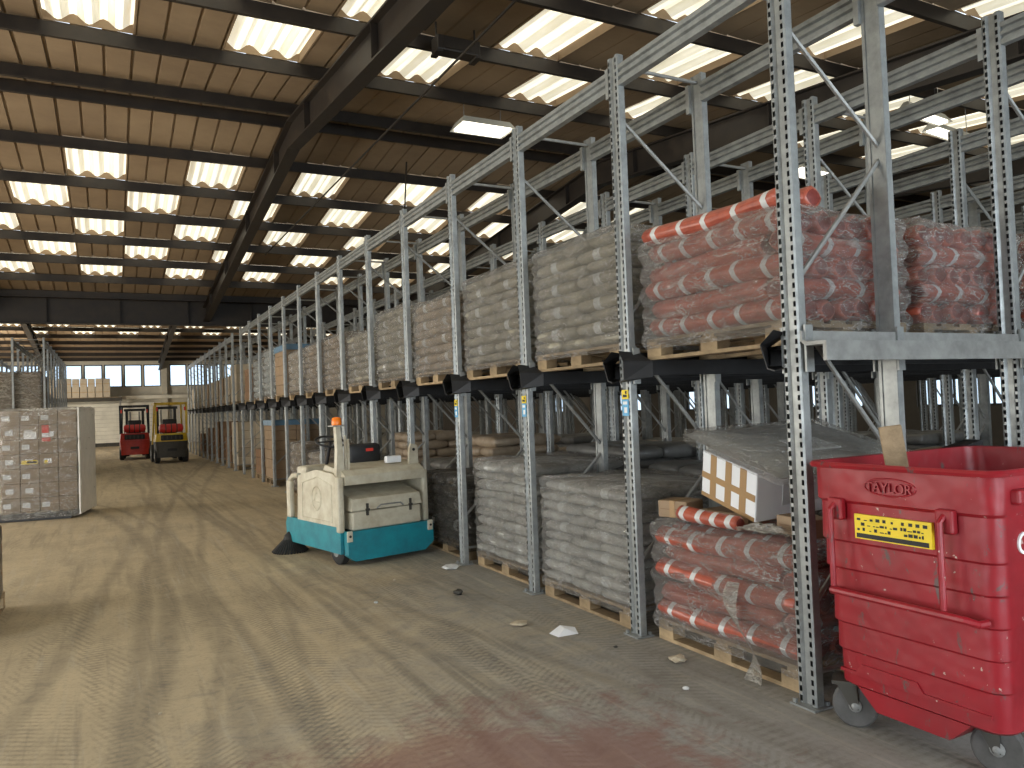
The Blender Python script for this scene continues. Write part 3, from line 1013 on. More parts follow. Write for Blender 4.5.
def roll_mesh(L, R, nb, name='net_roll'):
    """banded bundle / roll of orange netting, axis y, with pale bands"""
    mb = MB()
    n = 12
    ts, mats = [0.0, .012], [2]
    bw = .042
    for k in range(nb):
        c = L * (k + .5) / nb + jitter(.012)
        ts += [c - bw / 2, c + bw / 2]
        mats += [0, 1]
    if nb == 0:
        ts += [L * q / 8 for q in range(1, 8)]
        mats += [0] * 7
    ts += [L - .012, L]
    mats += [0, 2]
    vs, fs, mi = [], [], []
    ph = random.uniform(0, 6)
    for i, t_ in enumerate(ts):
        rr = R * (.72 if i in (0, len(ts) - 1) else 1.0) * (1 + .05 * math.sin(9 * t_ + ph) + .03 * math.sin(23 * t_ + ph))
        for k in range(n):
            a = 2 * PI * k / n
            sq = 1 + .07 * math.cos(4 * a)
            sag = .010 * math.sin(5 * t_ + ph)
            vs.append((rr * sq * math.cos(a) * 1.08 + .006 * math.sin(4 * t_ + 2 * ph), t_, rr * sq * math.sin(a) * .95 + R + sag))
    for i in range(len(ts) - 1):
        for k in range(n):
            fs.append((i * n + k, i * n + (k + 1) % n, (i + 1) * n + (k + 1) % n, (i + 1) * n + k)); mi.append(mats[i] if mats[i] != 2 else 0)
    fs.append(tuple(range(n))[::-1]); mi.append(2)
    fs.append(tuple((len(ts) - 1) * n + k for k in range(n))); mi.append(2)
    mb.add(vs, fs, mi)
    return mb.mesh(name, ['roll', 'band', 'roll_end'], 'all')


def wrap_mesh(x0, x1, y0, y1, z0, z1, nl, mat_, amp=.012, seed=0, top=True, sag=0.0, fine=False):
    """film shell hugging a stack: bulges at each layer, small wrinkles, rounded upright corners"""
    mb = MB()
    nz = max(8, nl * (6 if fine else 3)) if nl else (40 if fine else 8)
    per = []
    c = .05
    nx, ny = (28, 34) if fine else (9, 11)
    pts = []
    for k in range(ny + 1):
        pts.append((x0, y1 - (y1 - y0) * k / ny, -1, 0))
    for k in range(1, nx + 1):
        pts.append((x0 + (x1 - x0) * k / nx, y0, 0, -1))
    for k in range(1, ny + 1):
        pts.append((x1, y0 + (y1 - y0) * k / ny, 1, 0))
    for k in range(1, nx):
        pts.append((x1 - (x1 - x0) * k / nx, y1, 0, 1))
    cx, cy = (x0 + x1) / 2, (y0 + y1) / 2
    n = len(pts)
    vs, fs = [], []
    for j in range(nz + 1):
        t_ = j / nz
        z = z0 + (z1 - z0) * t_
        bulge = abs(math.sin(PI * t_ * nl)) if nl else .5
        for (x, y, nx_, ny_) in pts:
            ns = noise.noise(Vector((x * 5 + seed, y * 5, z * 9)))
            cz = noise.noise(Vector((x * 9 + z * 6 + seed, y * 9 + z * 6, z * 26))) if fine else 0
            d = -amp * (1 - bulge) + .012 * ns + .011 * cz + (-.03 if t_ > .985 and top else 0)
            dx, dy = (x - cx), (y - cy)
            corner = (abs(dx) > (x1 - x0) / 2 - .001) and (abs(dy) > (y1 - y0) / 2 - .001)
            if corner:
                d -= .02
            l = math.hypot(nx_ if not corner else math.copysign(1, dx), ny_ if not corner else math.copysign(1, dy))
            ux, uy = ((nx_, ny_) if not corner else (math.copysign(1, dx) / l, math.copysign(1, dy) / l))
            zz = z + (.02 * ns - sag * (1 if t_ > .9 else 0) * noise.noise(Vector((x * 2, y * 2, seed))) if t_ > .9 else 0)
            vs.append((x + ux * d, y + uy * d, zz))
    for j in range(nz):
        for k in range(n):
            fs.append((j * n + k, j * n + (k + 1) % n, (j + 1) * n + (k + 1) % n, (j + 1) * n + k))
    if top:
        base = len(vs)
        vs.append((cx, cy, z1 + .01))
        for k in range(n):
            fs.append((nz * n + k, nz * n + (k + 1) % n, base))
    mb.add(vs, fs)
    return mb.mesh('stretch_wrap', mat_, 'all')


_sm = {}


def sacks_load(label, loc, nl, lh, body, wrapm='wrap_haze', detail=True, group=None, rotz=0.0, name='sack_pallet', amp=.014, lean=0.0, band='band', palt=True):
    root = thing(name, label, 'pallet load', loc, rotz, group)
    if palt:
        pallet(root, detail)
    key = (body, lh, band)
    if key not in _sm:
        _sm[key] = [sack_mesh(.60, .405, lh * 1.16, body, band) for _ in range(2)]
    z = .14
    for l in range(nl):
        jx, jy = jitter(.012) + lean * l, jitter(.012)
        odd = (l % 2 == 0)
        if odd:
            spots = [(.30, .2 + .4 * q, PI / 2) for q in range(3)] + [(.80, .3 + .6 * q, 0) for q in range(2)]
        else:
            spots = [(.20, .3 + .6 * q, 0) for q in range(2)] + [(.70, .2 + .4 * q, PI / 2) for q in range(3)]
        for (sx, sy, a) in spots:
            if not detail and l < nl - 1 and (sx > .6 and sy > .5):
                continue
            put('sack', random.choice(_sm[key]), root, (sx + jx + jitter(.006), sy + jy + jitter(.006), z - .004), (jitter(.02), jitter(.02), a + jitter(.03)))
        z += lh
    if wrapm:
        put('stretch_wrap', wrap_mesh(-.025, PD + .025, -.025, PW + .025, .09, z + .035, nl, wrapm, amp, random.uniform(0, 90), fine=detail), root)
    return root


_rolls = [roll_mesh(1.17, .064, 5) for _ in range(3)]
_rolls_s = [roll_mesh(.96, .064, 4) for _ in range(3)]
_rolls_p = [roll_mesh(1.0, .066, 0) for _ in range(3)]


def rolls_load(label, loc, nl, wrapm='wrap_haze', detail=True, extra=0, lean=0):
    root = thing('net_roll_pallet', label, 'pallet load', loc)
    pallet(root, detail)
    z = .14
    for l in range(nl):
        jx = jitter(.02)
        # layers alternate: banded rolls along the aisle, then plain rolls with a banded one laid into the depth at the near end
        if l % 2 == 0:
            for q in range(7):
                put('net_roll', random.choice(_rolls), root, (.072 + .138 * q + jx, .012 + jitter(.02), z + jitter(.006)), (jitter(.02), 0, jitter(.02)))
        else:
            for q in range(7):
                put('net_roll', random.choice(_rolls_p), root, (.092 + .134 * q + jx, .16 + jitter(.014), z + jitter(.006)), (jitter(.02), 0, jitter(.02)))
            put('net_roll', random.choice(_rolls_s), root, (1.0 + jx * .5, .080, z + jitter(.004)), (jitter(.015), 0, PI / 2 + jitter(.015)))
        z += .122
    for q in range(extra):
        put('net_roll', _rolls[q], root, (.12 + .16 * q, .05 - .03 * q, z + .012), (0, 0, .05 - .06 * q))
    if wrapm:
        put('stretch_wrap', wrap_mesh(-.04, PD + .03, -.04, PW + .04, .07, z + .03, nl, wrapm, .035, random.uniform(0, 90), True, .06, detail), root)
    return root


_cb = {}


def boxes_load(label, loc, nx, ny, nl, hz, body, wrapm=None, cap=None, detail=False, group=None, name='carton_pallet', w=PW, d=PD, labels=False, rotz=0.0):
    root = thing(name, label, 'pallet load', loc, rotz, group)
    pallet(root, detail)
    key = (nx, ny, hz, body, w, d)
    if key not in _cb:
        g = .006
        mb = MB().cbox(g, d / nx - g, g, w / ny - g, .004, hz - .002, .008)
        c = mb.mesh('carton', [body])
        _cb[key] = c
    for l in range(nl):
        for i in range(nx):
            for j in range(ny):
                if 0 < i and 0 < j < ny - 1 and l < nl - 1 and nx > 2:
                    continue
                o = put('carton', _cb[key], root, (d / nx * i + jitter(.004), w / ny * j + jitter(.004), .14 + l * hz))
    zt = .14 + nl * hz
    if cap:
        MB().cbox(-.015, d + .015, -.015, w + .015, zt - .10, zt + .02, .01).build('cover_sheet', cap, root)
    if wrapm:
        put('stretch_wrap', wrap_mesh(-.02, d + .02, -.02, w + .02, .07, zt + .03, 0, wrapm, .004, random.uniform(0, 90)), root)
    return root


LX = RX + .075                  # front of the loads


def lane_y(i):
    return RY0 + RP * i + (RP - PW) / 2


ZU = 1.853                      # pallets on the rails
ORD = ['first', 'second', 'third', 'fourth', 'fifth', 'sixth', 'seventh', 'eighth', 'ninth', 'tenth', 'eleventh', 'twelfth', 'thirteenth', 'fourteenth']
DEEP = 1.06
# lane nearest the red bin
rolls_load('upper pallet of orange net rolls at the aisle front, above the tilted white box', (LX + .03, lane_y(0), ZU), 5, extra=2)
rolls_load('upper pallet of orange net rolls, second in from the aisle behind the red bin', (LX + .15 + DEEP, lane_y(0) + .01, ZU), 5)
rolls_load('upper pallet of orange net rolls furthest in, cut by the right picture edge', (LX + .28 + 2 * DEEP, lane_y(0), ZU), 5, detail=False)
low_red = rolls_load('floor pallet of orange net rolls in torn clear film, under the tilted white box', (LX + .03, lane_y(0), 0), 5)
# second and third lanes: grey sacks
sacks_load('upper pallet of olive grey sacks, beside the upper pallet of orange net rolls', (LX, lane_y(1), ZU), 9, .092, 'sack_olive', lean=.002)
sacks_load('upper pallet of olive grey sacks in the third lane from the red bin', (LX, lane_y(2), ZU), 9, .092, 'sack_olive')
sacks_load('floor pallet of grey sacks directly beside the floor pallet of orange net rolls', (LX - .01, lane_y(1), 0), 10, .081, 'sack_grey')
sacks_load('taller floor pallet of grey sacks, in the third lane from the red bin', (LX + .05, lane_y(2), 0), 10, .090, 'sack_grey')
sacks_load('floor pallet under slack dusty film just right of the sweeper', (LX + .05, lane_y(3), 0), 6, .115, 'sack_dark', 'wrap_dark')
sacks_load('upper pallet of brown grey sacks in the fourth lane from the red bin', (LX, lane_y(3), ZU), 8, .097, 'sack_brown', detail=True)
sacks_load('upper pallet of olive sacks in the fifth lane from the red bin', (LX, lane_y(4), ZU), 9, .095, 'sack_olive', detail=False)
sacks_load('upper pallet of sacks in dusty film in the sixth lane from the red bin', (LX, lane_y(5), ZU), 7, .10, 'sack_olive', detail=False)
sacks_load('upper pallet of dark brown sacks above the back of the sweeper', (LX, lane_y(6), ZU), 8, .10, 'sack_brown', detail=False)
sacks_load('upper pallet of dark brown sacks, next beyond the one above the sweeper', (LX, lane_y(7), ZU), 8, .10, 'sack_brown', detail=False)
sacks_load('upper pallet of pale brown sacks wrapped in shiny film, before the blue-topped cartons', (LX, lane_y(8), ZU), 6, .13, 'sack_pale', detail=False)
boxes_load('upper pallet of brown cartons under a blue sheet', (LX, lane_y(9), ZU), 2, 3, 5, .20, 'cardboard', None, 'blue_film')
sacks_load('upper pallet of icy white sacks beyond the blue-topped cartons', (LX, lane_y(10), ZU), 7, .15, 'sack_ice', detail=False)
sacks_load('upper pallet of icy white sacks at the double upright', (LX, lane_y(11), ZU), 6, .15, 'sack_ice', detail=False)
boxes_load('upper pallet of dark brown cartons just before the double upright', (LX, lane_y(12), ZU), 2, 2, 4, .2, 'cardboard_dark')
# floor level further down the aisle
sacks_load('floor pallet of pale lumpy sacks right behind the orange beacon', (LX, lane_y(7), 0), 6, .12, 'sack_pale', detail=False)
sacks_load('floor pallet of brown sacks in shiny film, two upright lines beyond the beacon', (LX - .02, lane_y(8), 0), 6, .14, 'sack_brown', detail=False)
boxes_load('tall floor pallet of cartons under a blue sheet, beside the aisle', (LX - .02, lane_y(10), 0), 2, 3, 6, .215, 'cardboard', None, 'blue_film')
boxes_load('low floor pallet of dark cartons before the double upright', (LX, lane_y(11), 0), 2, 2, 3, .2, 'cardboard_dark')
# goods standing deeper inside the lanes
DR = ['second', 'third', 'fourth', 'fifth', 'sixth']
deep_group = 'dusty pallet loads deep inside the rack'
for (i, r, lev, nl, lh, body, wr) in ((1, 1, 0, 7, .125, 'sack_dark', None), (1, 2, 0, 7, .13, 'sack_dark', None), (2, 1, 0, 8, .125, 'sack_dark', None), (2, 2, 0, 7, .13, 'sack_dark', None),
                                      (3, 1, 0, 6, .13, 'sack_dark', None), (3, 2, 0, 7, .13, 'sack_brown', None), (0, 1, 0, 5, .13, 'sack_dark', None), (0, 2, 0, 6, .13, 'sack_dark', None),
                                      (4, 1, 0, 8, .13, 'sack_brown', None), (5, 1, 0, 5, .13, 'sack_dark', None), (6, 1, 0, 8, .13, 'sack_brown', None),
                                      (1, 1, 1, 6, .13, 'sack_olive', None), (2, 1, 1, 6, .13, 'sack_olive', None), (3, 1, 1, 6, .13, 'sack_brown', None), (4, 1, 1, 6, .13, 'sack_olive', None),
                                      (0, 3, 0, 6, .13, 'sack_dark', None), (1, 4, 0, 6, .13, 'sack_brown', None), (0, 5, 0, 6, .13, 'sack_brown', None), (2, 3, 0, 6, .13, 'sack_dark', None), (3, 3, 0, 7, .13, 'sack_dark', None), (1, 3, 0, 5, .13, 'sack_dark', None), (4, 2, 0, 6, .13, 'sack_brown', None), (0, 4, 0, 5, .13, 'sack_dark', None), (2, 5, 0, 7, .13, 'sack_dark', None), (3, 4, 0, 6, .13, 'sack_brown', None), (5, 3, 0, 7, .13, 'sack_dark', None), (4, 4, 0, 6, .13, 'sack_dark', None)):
    sacks_load('%s-level sack pallet, %s in from the aisle, in the %s lane from the red bin' % ('upper' if lev else 'floor', DR[r - 1], ORD[i]),
               (LX + .04 + r * DEEP, lane_y(i), ZU if lev else 0), nl, lh, body, wr, False, deep_group, band=body)
# cartons and boards in the far rack run
for i in range(14, 24):
    c = ['cardboard_light', 'cardboard', 'cardboard_light'][i % 3]
    if i not in (21, 22):
        boxes_load('upper pallet of pale cartons in the far rack run, %s lane beyond the double upright' % ORD[i - 14], (LX + .04, lane_y(i) + .16, ZU), 2, 2, 3 + (i == 14), .27, c, group='cartons in the far rack run')
    if i in (14, 15, 17, 19, 21):
        boxes_load('floor pallet of cartons in the far rack run, %s lane beyond the double upright' % ORD[i - 14], (LX + .04, lane_y(i) + .16, 0), 2, 2, 3 + (i % 3), .25, ['cardboard_light', 'cardboard_dark'][i % 2], group='floor cartons in the far rack run')
# left rack loads
boxes_load('upper pallet of dark brown cartons in the left rack above the wrapped cartons', (-2.72, 25.125, ZU), 2, 2, 4, .25, 'cardboard_dark', 'wrap_milky')
boxes_load('upper pallet of cartons in white film in the left rack, next lane along', (-2.72, 26.575, ZU), 2, 2, 4, .24, 'cardboard_dark', 'wrap_milky')
boxes_load('floor pallet of cartons at the near end of the left rack', (-2.72, 25.125, 0), 2, 2, 4, .25, 'cardboard_dark')


# ------------------------------------------------------------------ things lying on the low pallet of net rolls
def rotm(loc, rx=0, ry=0, rz=0):
    from mathutils import Euler
    return Matrix.Translation(loc) @ Euler((rx, ry, rz)).to_matrix().to_4x4()


T0 = .798
bx = thing('white_carton', 'white carton with brown tape stripes tilted on the floor pallet of orange net rolls', 'box', (3.485, 3.60, T0 + .118))
bx.rotation_euler = (math.radians(13), math.radians(-4), math.radians(-7))
MB().cbox(-.14, .55, -.27, .26, 0, .30, .008).build('carton_body', 'paper', bx)
for yy in (-.15, -.01, .14):
    MB().box(-.1425, -.139, yy - .03, yy + .03, .004, .296).build('tape_strip', 'tape', bx)
MB().box(-.144, -.139, -.262, .255, .125, .165).build('tape_strip', 'tape', bx)
MB().box(-.144, -.139, -.262, .255, .004, .028).build('tape_strip', 'tape', bx)
MB().box(.05, .38, -.2725, -.269, .08, .22).build('printed_label', 'band', bx)
sl = thing('wrapped_slab', 'grey film-wrapped slab lying slanted on top of the white carton', 'panel', (3.72, 3.42, 1.225))
sl.rotation_euler = (math.radians(14), math.radians(-1), math.radians(-5))
mb = MB()
nx_, ny_ = 16, 16
vs, fs = [], []
for lay in (0, 1):
    for i in range(nx_ + 1):
        for j in range(ny_ + 1):
            x = -.52 + 1.10 * i / nx_; y = -.47 + .90 * j / ny_
            e = min(i, nx_ - i, j, ny_ - j)
            th = .0 if e == 0 else (.03 if e == 1 else .04)
            nz_ = noise.noise(Vector((x * 4, y * 4, 3))) * .012
            vs.append((x, y, .04 + (th if lay else -th) + nz_))
W_ = ny_ + 1
for lay in (0, 1):
    b0 = lay * (nx_ + 1) * W_
    for i in range(nx_):
        for j in range(ny_):
            fs.append((b0 + i * W_ + j, b0 + (i + 1) * W_ + j, b0 + (i + 1) * W_ + j + 1, b0 + i * W_ + j + 1))
mb.add(vs, fs).build('slab_body', 'slab', sl, 'all')
put('film_sheet', wrap_mesh(-.53, .59, -.48, .44, .0, .085, 0, 'wrap', .004, 5), sl)
MB().box(-.1, .18, -.2, .02, .0815, .087).build('paper_label', 'band', sl)


def carton(name, label, loc, rot, sx, sy, sz, tape=True):
    r = thing(name, label, 'box', loc)
    r.rotation_euler = rot
    MB().cbox(-sx / 2, sx / 2, -sy / 2, sy / 2, 0, sz, .006).build('carton_body', 'cardboard', r)
    if tape:
        MB().box(-sx / 2 - .002, sx / 2 + .002, -.02, .02, sz * .02, sz + .002).build('tape_strip', 'tape', r)
    MB().box(-sx / 2 - .0015, -sx / 2 + .001, -sy * .42, sy * .42, sz * .48, sz * .52).build('lid_seam', 'cardboard_dark', r)
    return r


carton('small_carton', 'small brown carton left of the tilted white carton', (3.34, 4.04, T0 + .012), (0, 0, .3), .20, .22, .11)
carton('small_carton', 'small brown carton right of the tilted white carton, at the upright', (3.40, 3.06, T0 + .012), (0, 0, -.12), .16, .28, .10)
carton('flat_carton', 'flat brown carton squeezed under the white carton', (3.56, 3.72, T0 + .012), (0, 0, .05), .30, .40, .055, False)
o = put('net_roll', roll_mesh(.50, .045, 4), None, (3.245, 3.40, T0 + .012), (0, 0, .04))
tag(o, 'loose orange net roll lying in front of the white carton', 'net roll')
# crumpled clear film bag beside it, and torn film hanging to the floor
mb = MB()
vs, fs = [], []
for i in range(9):
    for j in range(13):
        x = 3.17 + .13 * i / 8; y = 2.99 + .38 * j / 12
        vs.append((x, y, T0 + .035 + .04 * math.sin(PI * i / 8) * math.sin(PI * j / 12) + .02 * noise.noise(Vector((x * 22, y * 22, 1)))))
for i in range(8):
    for j in range(12):
        fs.append((i * 13 + j, (i + 1) * 13 + j, (i + 1) * 13 + j + 1, i * 13 + j + 1))
o = mb.add(vs, fs).build('film_bag', 'wrap_milky', None, 'all')
tag(o, 'crumpled clear film lying on the edge of the low net roll pallet', 'plastic film')
mb = MB()
vs, fs = [], []
for i in range(25):
    t_ = i / 24
    z = .52 * (1 - t_) ** 1.1 + .008
    wd = .022 + .03 * t_ + .012 * math.sin(9 * t_)
    yc = 3.36 - .18 * t_ + .05 * math.sin(7 * t_)
    for s_ in (-1, -.4, .3, 1):
        vs.append((LX - .045 - .03 * math.sin(5 * t_ + s_) - .05 * t_, yc + s_ * wd, z + .004 * s_))
for i in range(24):
    for j in range(3):
        fs.append((i * 4 + j, i * 4 + j + 1, i * 4 + 5 + j, i * 4 + 4 + j))
mb.add(vs, fs).build('torn_film', 'wrap_milky', low_red, 'all', loc=tuple(-Vector((LX + .03, lane_y(0), 0))))

# ================================================================== RED WHEELED BIN
bn = thing('wheeled_bin', 'large scuffed red four-wheeled waste bin at the rack front', 'waste bin', (3.0, 1.775, 0), 0)
bn.scale = (1, .955, 1)
BL, BWD = 1.28, .92


def rr_ring(ins, z, r=.075, n=5):
    pts = []
    x0, x1, y0, y1 = ins, BL - ins, ins * .75, BWD - ins * .75
    for cx, cy, a0 in ((x1 - r, y1 - r, 0), (x0 + r, y1 - r, PI / 2), (x0 + r, y0 + r, PI), (x1 - r, y0 + r, 1.5 * PI)):
        for k in range(n):
            a = a0 + PI / 2 * k / (n - 1)
            pts.append((cx + r * math.cos(a), cy + r * math.sin(a), z))
    return pts


prof = [(.085, .205), (.066, .22), (.064, .37), (.052, .382), (.054, .50), (.042, .512), (.044, .63), (.032, .642), (.034, .76), (.022, .772), (.024, .89), (.012, .902), (.014, 1.075), (.0, 1.09), (.0, 1.235),
        (-.022, 1.238), (-.028, 1.252), (-.018, 1.264), (.010, 1.262), (.016, 1.24), (.10, .30)]
vs, fs = [], []
for ins, z in prof:
    vs += rr_ring(ins, z)
nr = 20
for i in range(len(prof) - 1):
    for k in range(nr):
        fs.append((i * nr + k, i * nr + (k + 1) % nr, (i + 1) * nr + (k + 1) % nr, (i + 1) * nr + k))
fs.append(tuple(range(nr))[::-1]); fs.append(tuple((len(prof) - 1) * nr + k for k in range(nr)))
body = MB().add(vs, fs).build('bin_body', 'bin', bn, True)
# raised panel on the front face (about the handle) and its frame ribs
MB().prism([(.10, .27), (.10, .285), (.40, .285), (.43, .325), (.72, .325), (.75, .285), (.84, .285), (.84, .27)], 'x', .056, .075).build('pressed_panel', 'bin', body)
MB().prism([(.20, .21), (.76, .21), (.66, .12), (.30, .12)], 'x', .075, 1.15).build('drain_sump', 'bin', bn)
for (z0, z1, yy) in ((1.02, 1.08, .76), (1.02, 1.08, .205)):
    MB().cbox(-.03, .01, yy - .04, yy + .04, z0 - .02, z1 + .02, .01).build('handle_boss', 'bin', bn)
mb = MB()
for yy in (.76, .205):
    mb.tube([(-.015, yy, 1.08), (-.055, yy, 1.05), (-.055, yy, .70)], .013, 8)
mb.tube([(.02, .80, .665), (-.03, .79, .665), (-.058, .77, .68), (-.06, .11, .68), (-.03, .075, .665), (.02, .07, .665)], .016, 8)
mb.build('bump_bar', 'bin', bn, True)
stk = MB().box(-.006, .010, .275, .665, .925, 1.035).build('warning_sticker', 'sign_yellow', bn)
mb = MB()
mb.box(-.0075, -.005, .29, .655, .930, .950)
for row, zz in enumerate((1.008, .985, .962)):
    y = .65
    while y > .31:
        wd = random.uniform(.008, .022)
        if random.random() < (.62, .8, .9)[row]:
            mb.box(-.0075, -.005, y - wd, y, zz, zz + random.choice((.004, .010, .014)))
        y -= wd + random.choice((.005, .006, .016))
mb.build('sticker_print', 'ink', stk)
mb = MB()
mb.tube([(.0, .475 + .13 * math.cos(a), 1.165 + .038 * math.sin(a)) for a in [2 * PI * k / 28 for k in range(28)]], .005, 6, closed=True)
mb.build('maker_oval', 'bin', bn, True)
text('embossed_lettering', 'TAYLOR', .062, 'bin', bn, (-.004, .475, 1.143), (PI / 2, 0, -PI / 2), .006, 'CENTER')
text('side_lettering', 'G', .125, 'white_ink', bn, (.135, .006, .925), (PI / 2, 0, 0), .004)
mb = MB()
mb.cbox(.10, .46, -.035, .01, 1.125, 1.185, .012)
mb.box(.13, .20, -.036, -.03, 1.135, 1.175).box(.28, .35, -.036, -.03, 1.135, 1.175)
mb.build('lift_pocket', 'bin', bn)
mb = MB()
mb.cbox(.10, .46, BWD - .01, BWD + .035, 1.125, 1.185, .012)
mb.build('lift_pocket', 'bin', bn)


def castor(parent, x, y, ang, R_=.105):
    T = Matrix.Translation((x, y, 0)) @ Matrix.Rotation(ang, 4, 'Z')
    mb = MB()
    mb.box(-.07, .07, -.05, .05, .205, .222, 0, T)
    for s_ in (-1, 1):
        vv = [T @ Vector(p) for p in ((-.05, s_ * .032, .208), (.04, s_ * .032, .208), (.045, s_ * .032, .09), (.015, s_ * .032, .09),
                                       (-.05, s_ * .037, .208), (.04, s_ * .037, .208), (.045, s_ * .037, .09), (.015, s_ * .037, .09))]
        mb.add(vv, [(0, 1, 2, 3), (4, 7, 6, 5), (0, 4, 5, 1), (1, 5, 6, 2), (2, 6, 7, 3), (3, 7, 4, 0)])
    fork = mb.build('castor_fork', 'charcoal', parent)
    wh = MB()
    wh.lathe([(.035, -.024), (.075, -.022), (.095, -.022), (R_, -.014), (R_, .014), (.095, .022), (.075, .022), (.035, .024)], 'y', (0, 0, 0), 24)
    w_ = wh.build('wheel', 'rubber_dusty', fork, True)
    w_.matrix_local = T @ Matrix.Translation((.03, 0, R_))
    hb = MB().lathe([(.008, -.042), (.03, -.03), (.03, .03), (.008, .042)], 'y', n=12).build('hub', 'galv_dull', fork)
    hb.matrix_local = T @ Matrix.Translation((.03, 0, R_))


castor(bn, .095, .835, -.95)
castor(bn, .20, .20, -1.25)
castor(bn, 1.12, .80, -.6)
castor(bn, 1.12, .14, .3)
# rubbish showing above the rim
o = MB().cbox(-.05, .05, -.012, .012, 0, 1.12, .006).build('timber_plank', 'wood_old', None, loc=(3.40, 2.34, .31), rot=(math.radians(2), math.radians(-7), -.88))
tag(o, 'short worn timber plank sticking out of the red bin', 'plank')
mb = MB()
vs, fs = [], []
for i in range(9):
    for j in range(9):
        x, y = -.28 + .56 * i / 8, -.30 + .60 * j / 8
        vs.append((x, y, .05 * noise.noise(Vector((x * 7, y * 7, 0))) + .10 * math.cos(x * 3) * math.cos(y * 4)))
for i in range(8):
    for j in range(8):
        fs.append((i * 9 + j, (i + 1) * 9 + j, (i + 1) * 9 + j + 1, i * 9 + j + 1))
o = mb.add(vs, fs).build('rubbish_sack', 'wrap_black', None, 'all', loc=(3.92, 2.2, .98))
so = o.modifiers.new('thick', 'SOLIDIFY'); so.thickness = .05
tag(o, 'black plastic rubbish sack inside the red bin', 'rubbish sack')
# black plastic sheeting and hose ends behind the bin
o = MB().cbox(-.35, .35, -.06, .06, -.05, .05, .02).build('black_bundle', 'wrap_black', None, True, loc=(4.55, 2.98, 1.17), rot=(0, -.12, .08))
tag(o, 'black plastic bundle lying on sacks behind the red bin', 'plastic bundle')

# ================================================================== FLOOR SWEEPER
sw = thing('ride_on_sweeper', 'cream and teal ride-on floor sweeper with an orange beacon', 'floor sweeper', (2.575, 7.93, 0), math.radians(12))
sw.scale = (1, 1, .955)
HW = .51
# chassis and teal skirts
MB().box(-.44, .44, .05, 1.30, .13, .36).build('chassis', 'charcoal', sw)
for s_ in (-1, 1):
    mb = MB()
    poly = [(.02, .13), (.02, .42), (1.34, .42), (1.38, .34), (1.36, .20), (1.28, .13)]
    mb.prism(poly, 'x', s_ * HW - .02, s_ * HW + .02)
    mb.build('side_skirt', 'teal', sw)
    # cream side cover shaped like a gable, with recessed panel
    mb = MB()
    poly = [(.03, .42), (.02, .93), (.12, .985), (.52, 1.02), (.98, .93), (1.02, .42)]
    mb.prism(poly, 'x', s_ * HW - .035, s_ * HW + .012)
    cov = mb.build('side_cover', 'white_paint', sw)
    q0 = s_ * HW + (.012 if s_ > 0 else -.035)
    mb = MB()
    inner = [(.16, .46), (.16, .86), (.50, .94), (.86, .86), (.88, .46)]
    xo = s_ * (HW + (.012 if s_ > 0 else .035))
    for a, b in zip(inner, inner[1:] + inner[:1]):
        mb.tube([(xo, a[0], a[1]), (xo, b[0], b[1])], .008, 5)
    mb.build('panel_rib', 'white_paint', cov)
    mb = MB().tube([(xo, .52 + .11 * math.cos(2 * PI * k / 20), .70 + .13 * math.sin(2 * PI * k / 20)) for k in range(20)], .010, 5, closed=True)
    mb.tube([(xo, .46, .66), (xo, .58, .66), (xo, .52, .76)], .008, 5)
    mb.build('maker_emblem', 'white_paint', cov, True)
    # rear corner pillar and front fender post
    MB().cbox(s_ * HW - .05, s_ * HW + .02, -.015, .06, .36, .96, .02).build('corner_pillar', 'white_paint', sw)
    MB().cbox(s_ * HW - .045, s_ * HW + .015, 1.19, 1.30, .42, .86, .02).build('fender_post', 'white_paint', sw)
    mb = MB().tube([(s_ * HW - .015, 1.00, .93), (s_ * HW - .015, 1.15, .92), (s_ * HW - .015, 1.24, .86)], .03, 8)
    mb.build('fender_arch', 'white_paint', sw, True)
# rear bumper: teal with cut lower corners
MB().prism([(-.50, .12), (-.42, .055), (.42, .055), (.53, .14), (.53, .375), (-.50, .375)], 'y', -.09, .0).build('rear_bumper', 'teal', sw)
for s_ in (-1, 1):
    pl = MB().cbox(s_ * .485 - .03, s_ * .485 + .03, -.108, -.088, .27, .385, .006).build('latch_plate', 'white_paint', sw)
    MB().lathe([(.014, -.003), (.014, .003)], 'y', (s_ * .485, -.11, .33), 12).build('latch_hole', 'ink', pl)
# debris hopper with lid
hp = MB().cbox(-.43, .40, -.06, .50, .375, .575, .02).build('hopper', 'white_paint', sw)
mb = MB()
vs = [(-.44, -.065, .585), (.41, -.065, .585), (.41, .5, .585), (-.44, .5, .585), (-.42, -.05, .71), (.39, -.05, .71), (.39, .42, .83), (-.42, .42, .83)]
mb.add(vs, [(0, 3, 2, 1), (4, 5, 6, 7), (0, 1, 5, 4), (1, 2, 6, 5), (2, 3, 7, 6), (3, 0, 4, 7)]).build('hopper_lid', 'white_paint', sw)
mb = MB().tube([(-.15, -.07, .59), (-.11, -.085, .625), (.13, -.085, .625), (.17, -.07, .59)], .009, 6)
mb.build('lid_handle', 'galv_dull', hp, True)
for x in (-.26, .26):
    MB().box(x - .012, x + .012, -.078, -.060, .525, .655).box(x - .022, x + .022, -.082, -.066, .575, .60).build('latch', 'charcoal', hp)
MB().box(-.46, .44, .44, .50, .36, .95).build('engine_bulkhead', 'dark', sw)
# hood across the back
mb = MB()
mb.prism([(-.03, .865), (-.03, .965), (.05, 1.02), (.42, 1.07), (.46, 1.02), (.46, .88), (.0, .865)], 'x', -.485, .475)
mb.build('engine_hood', 'white_paint', sw)
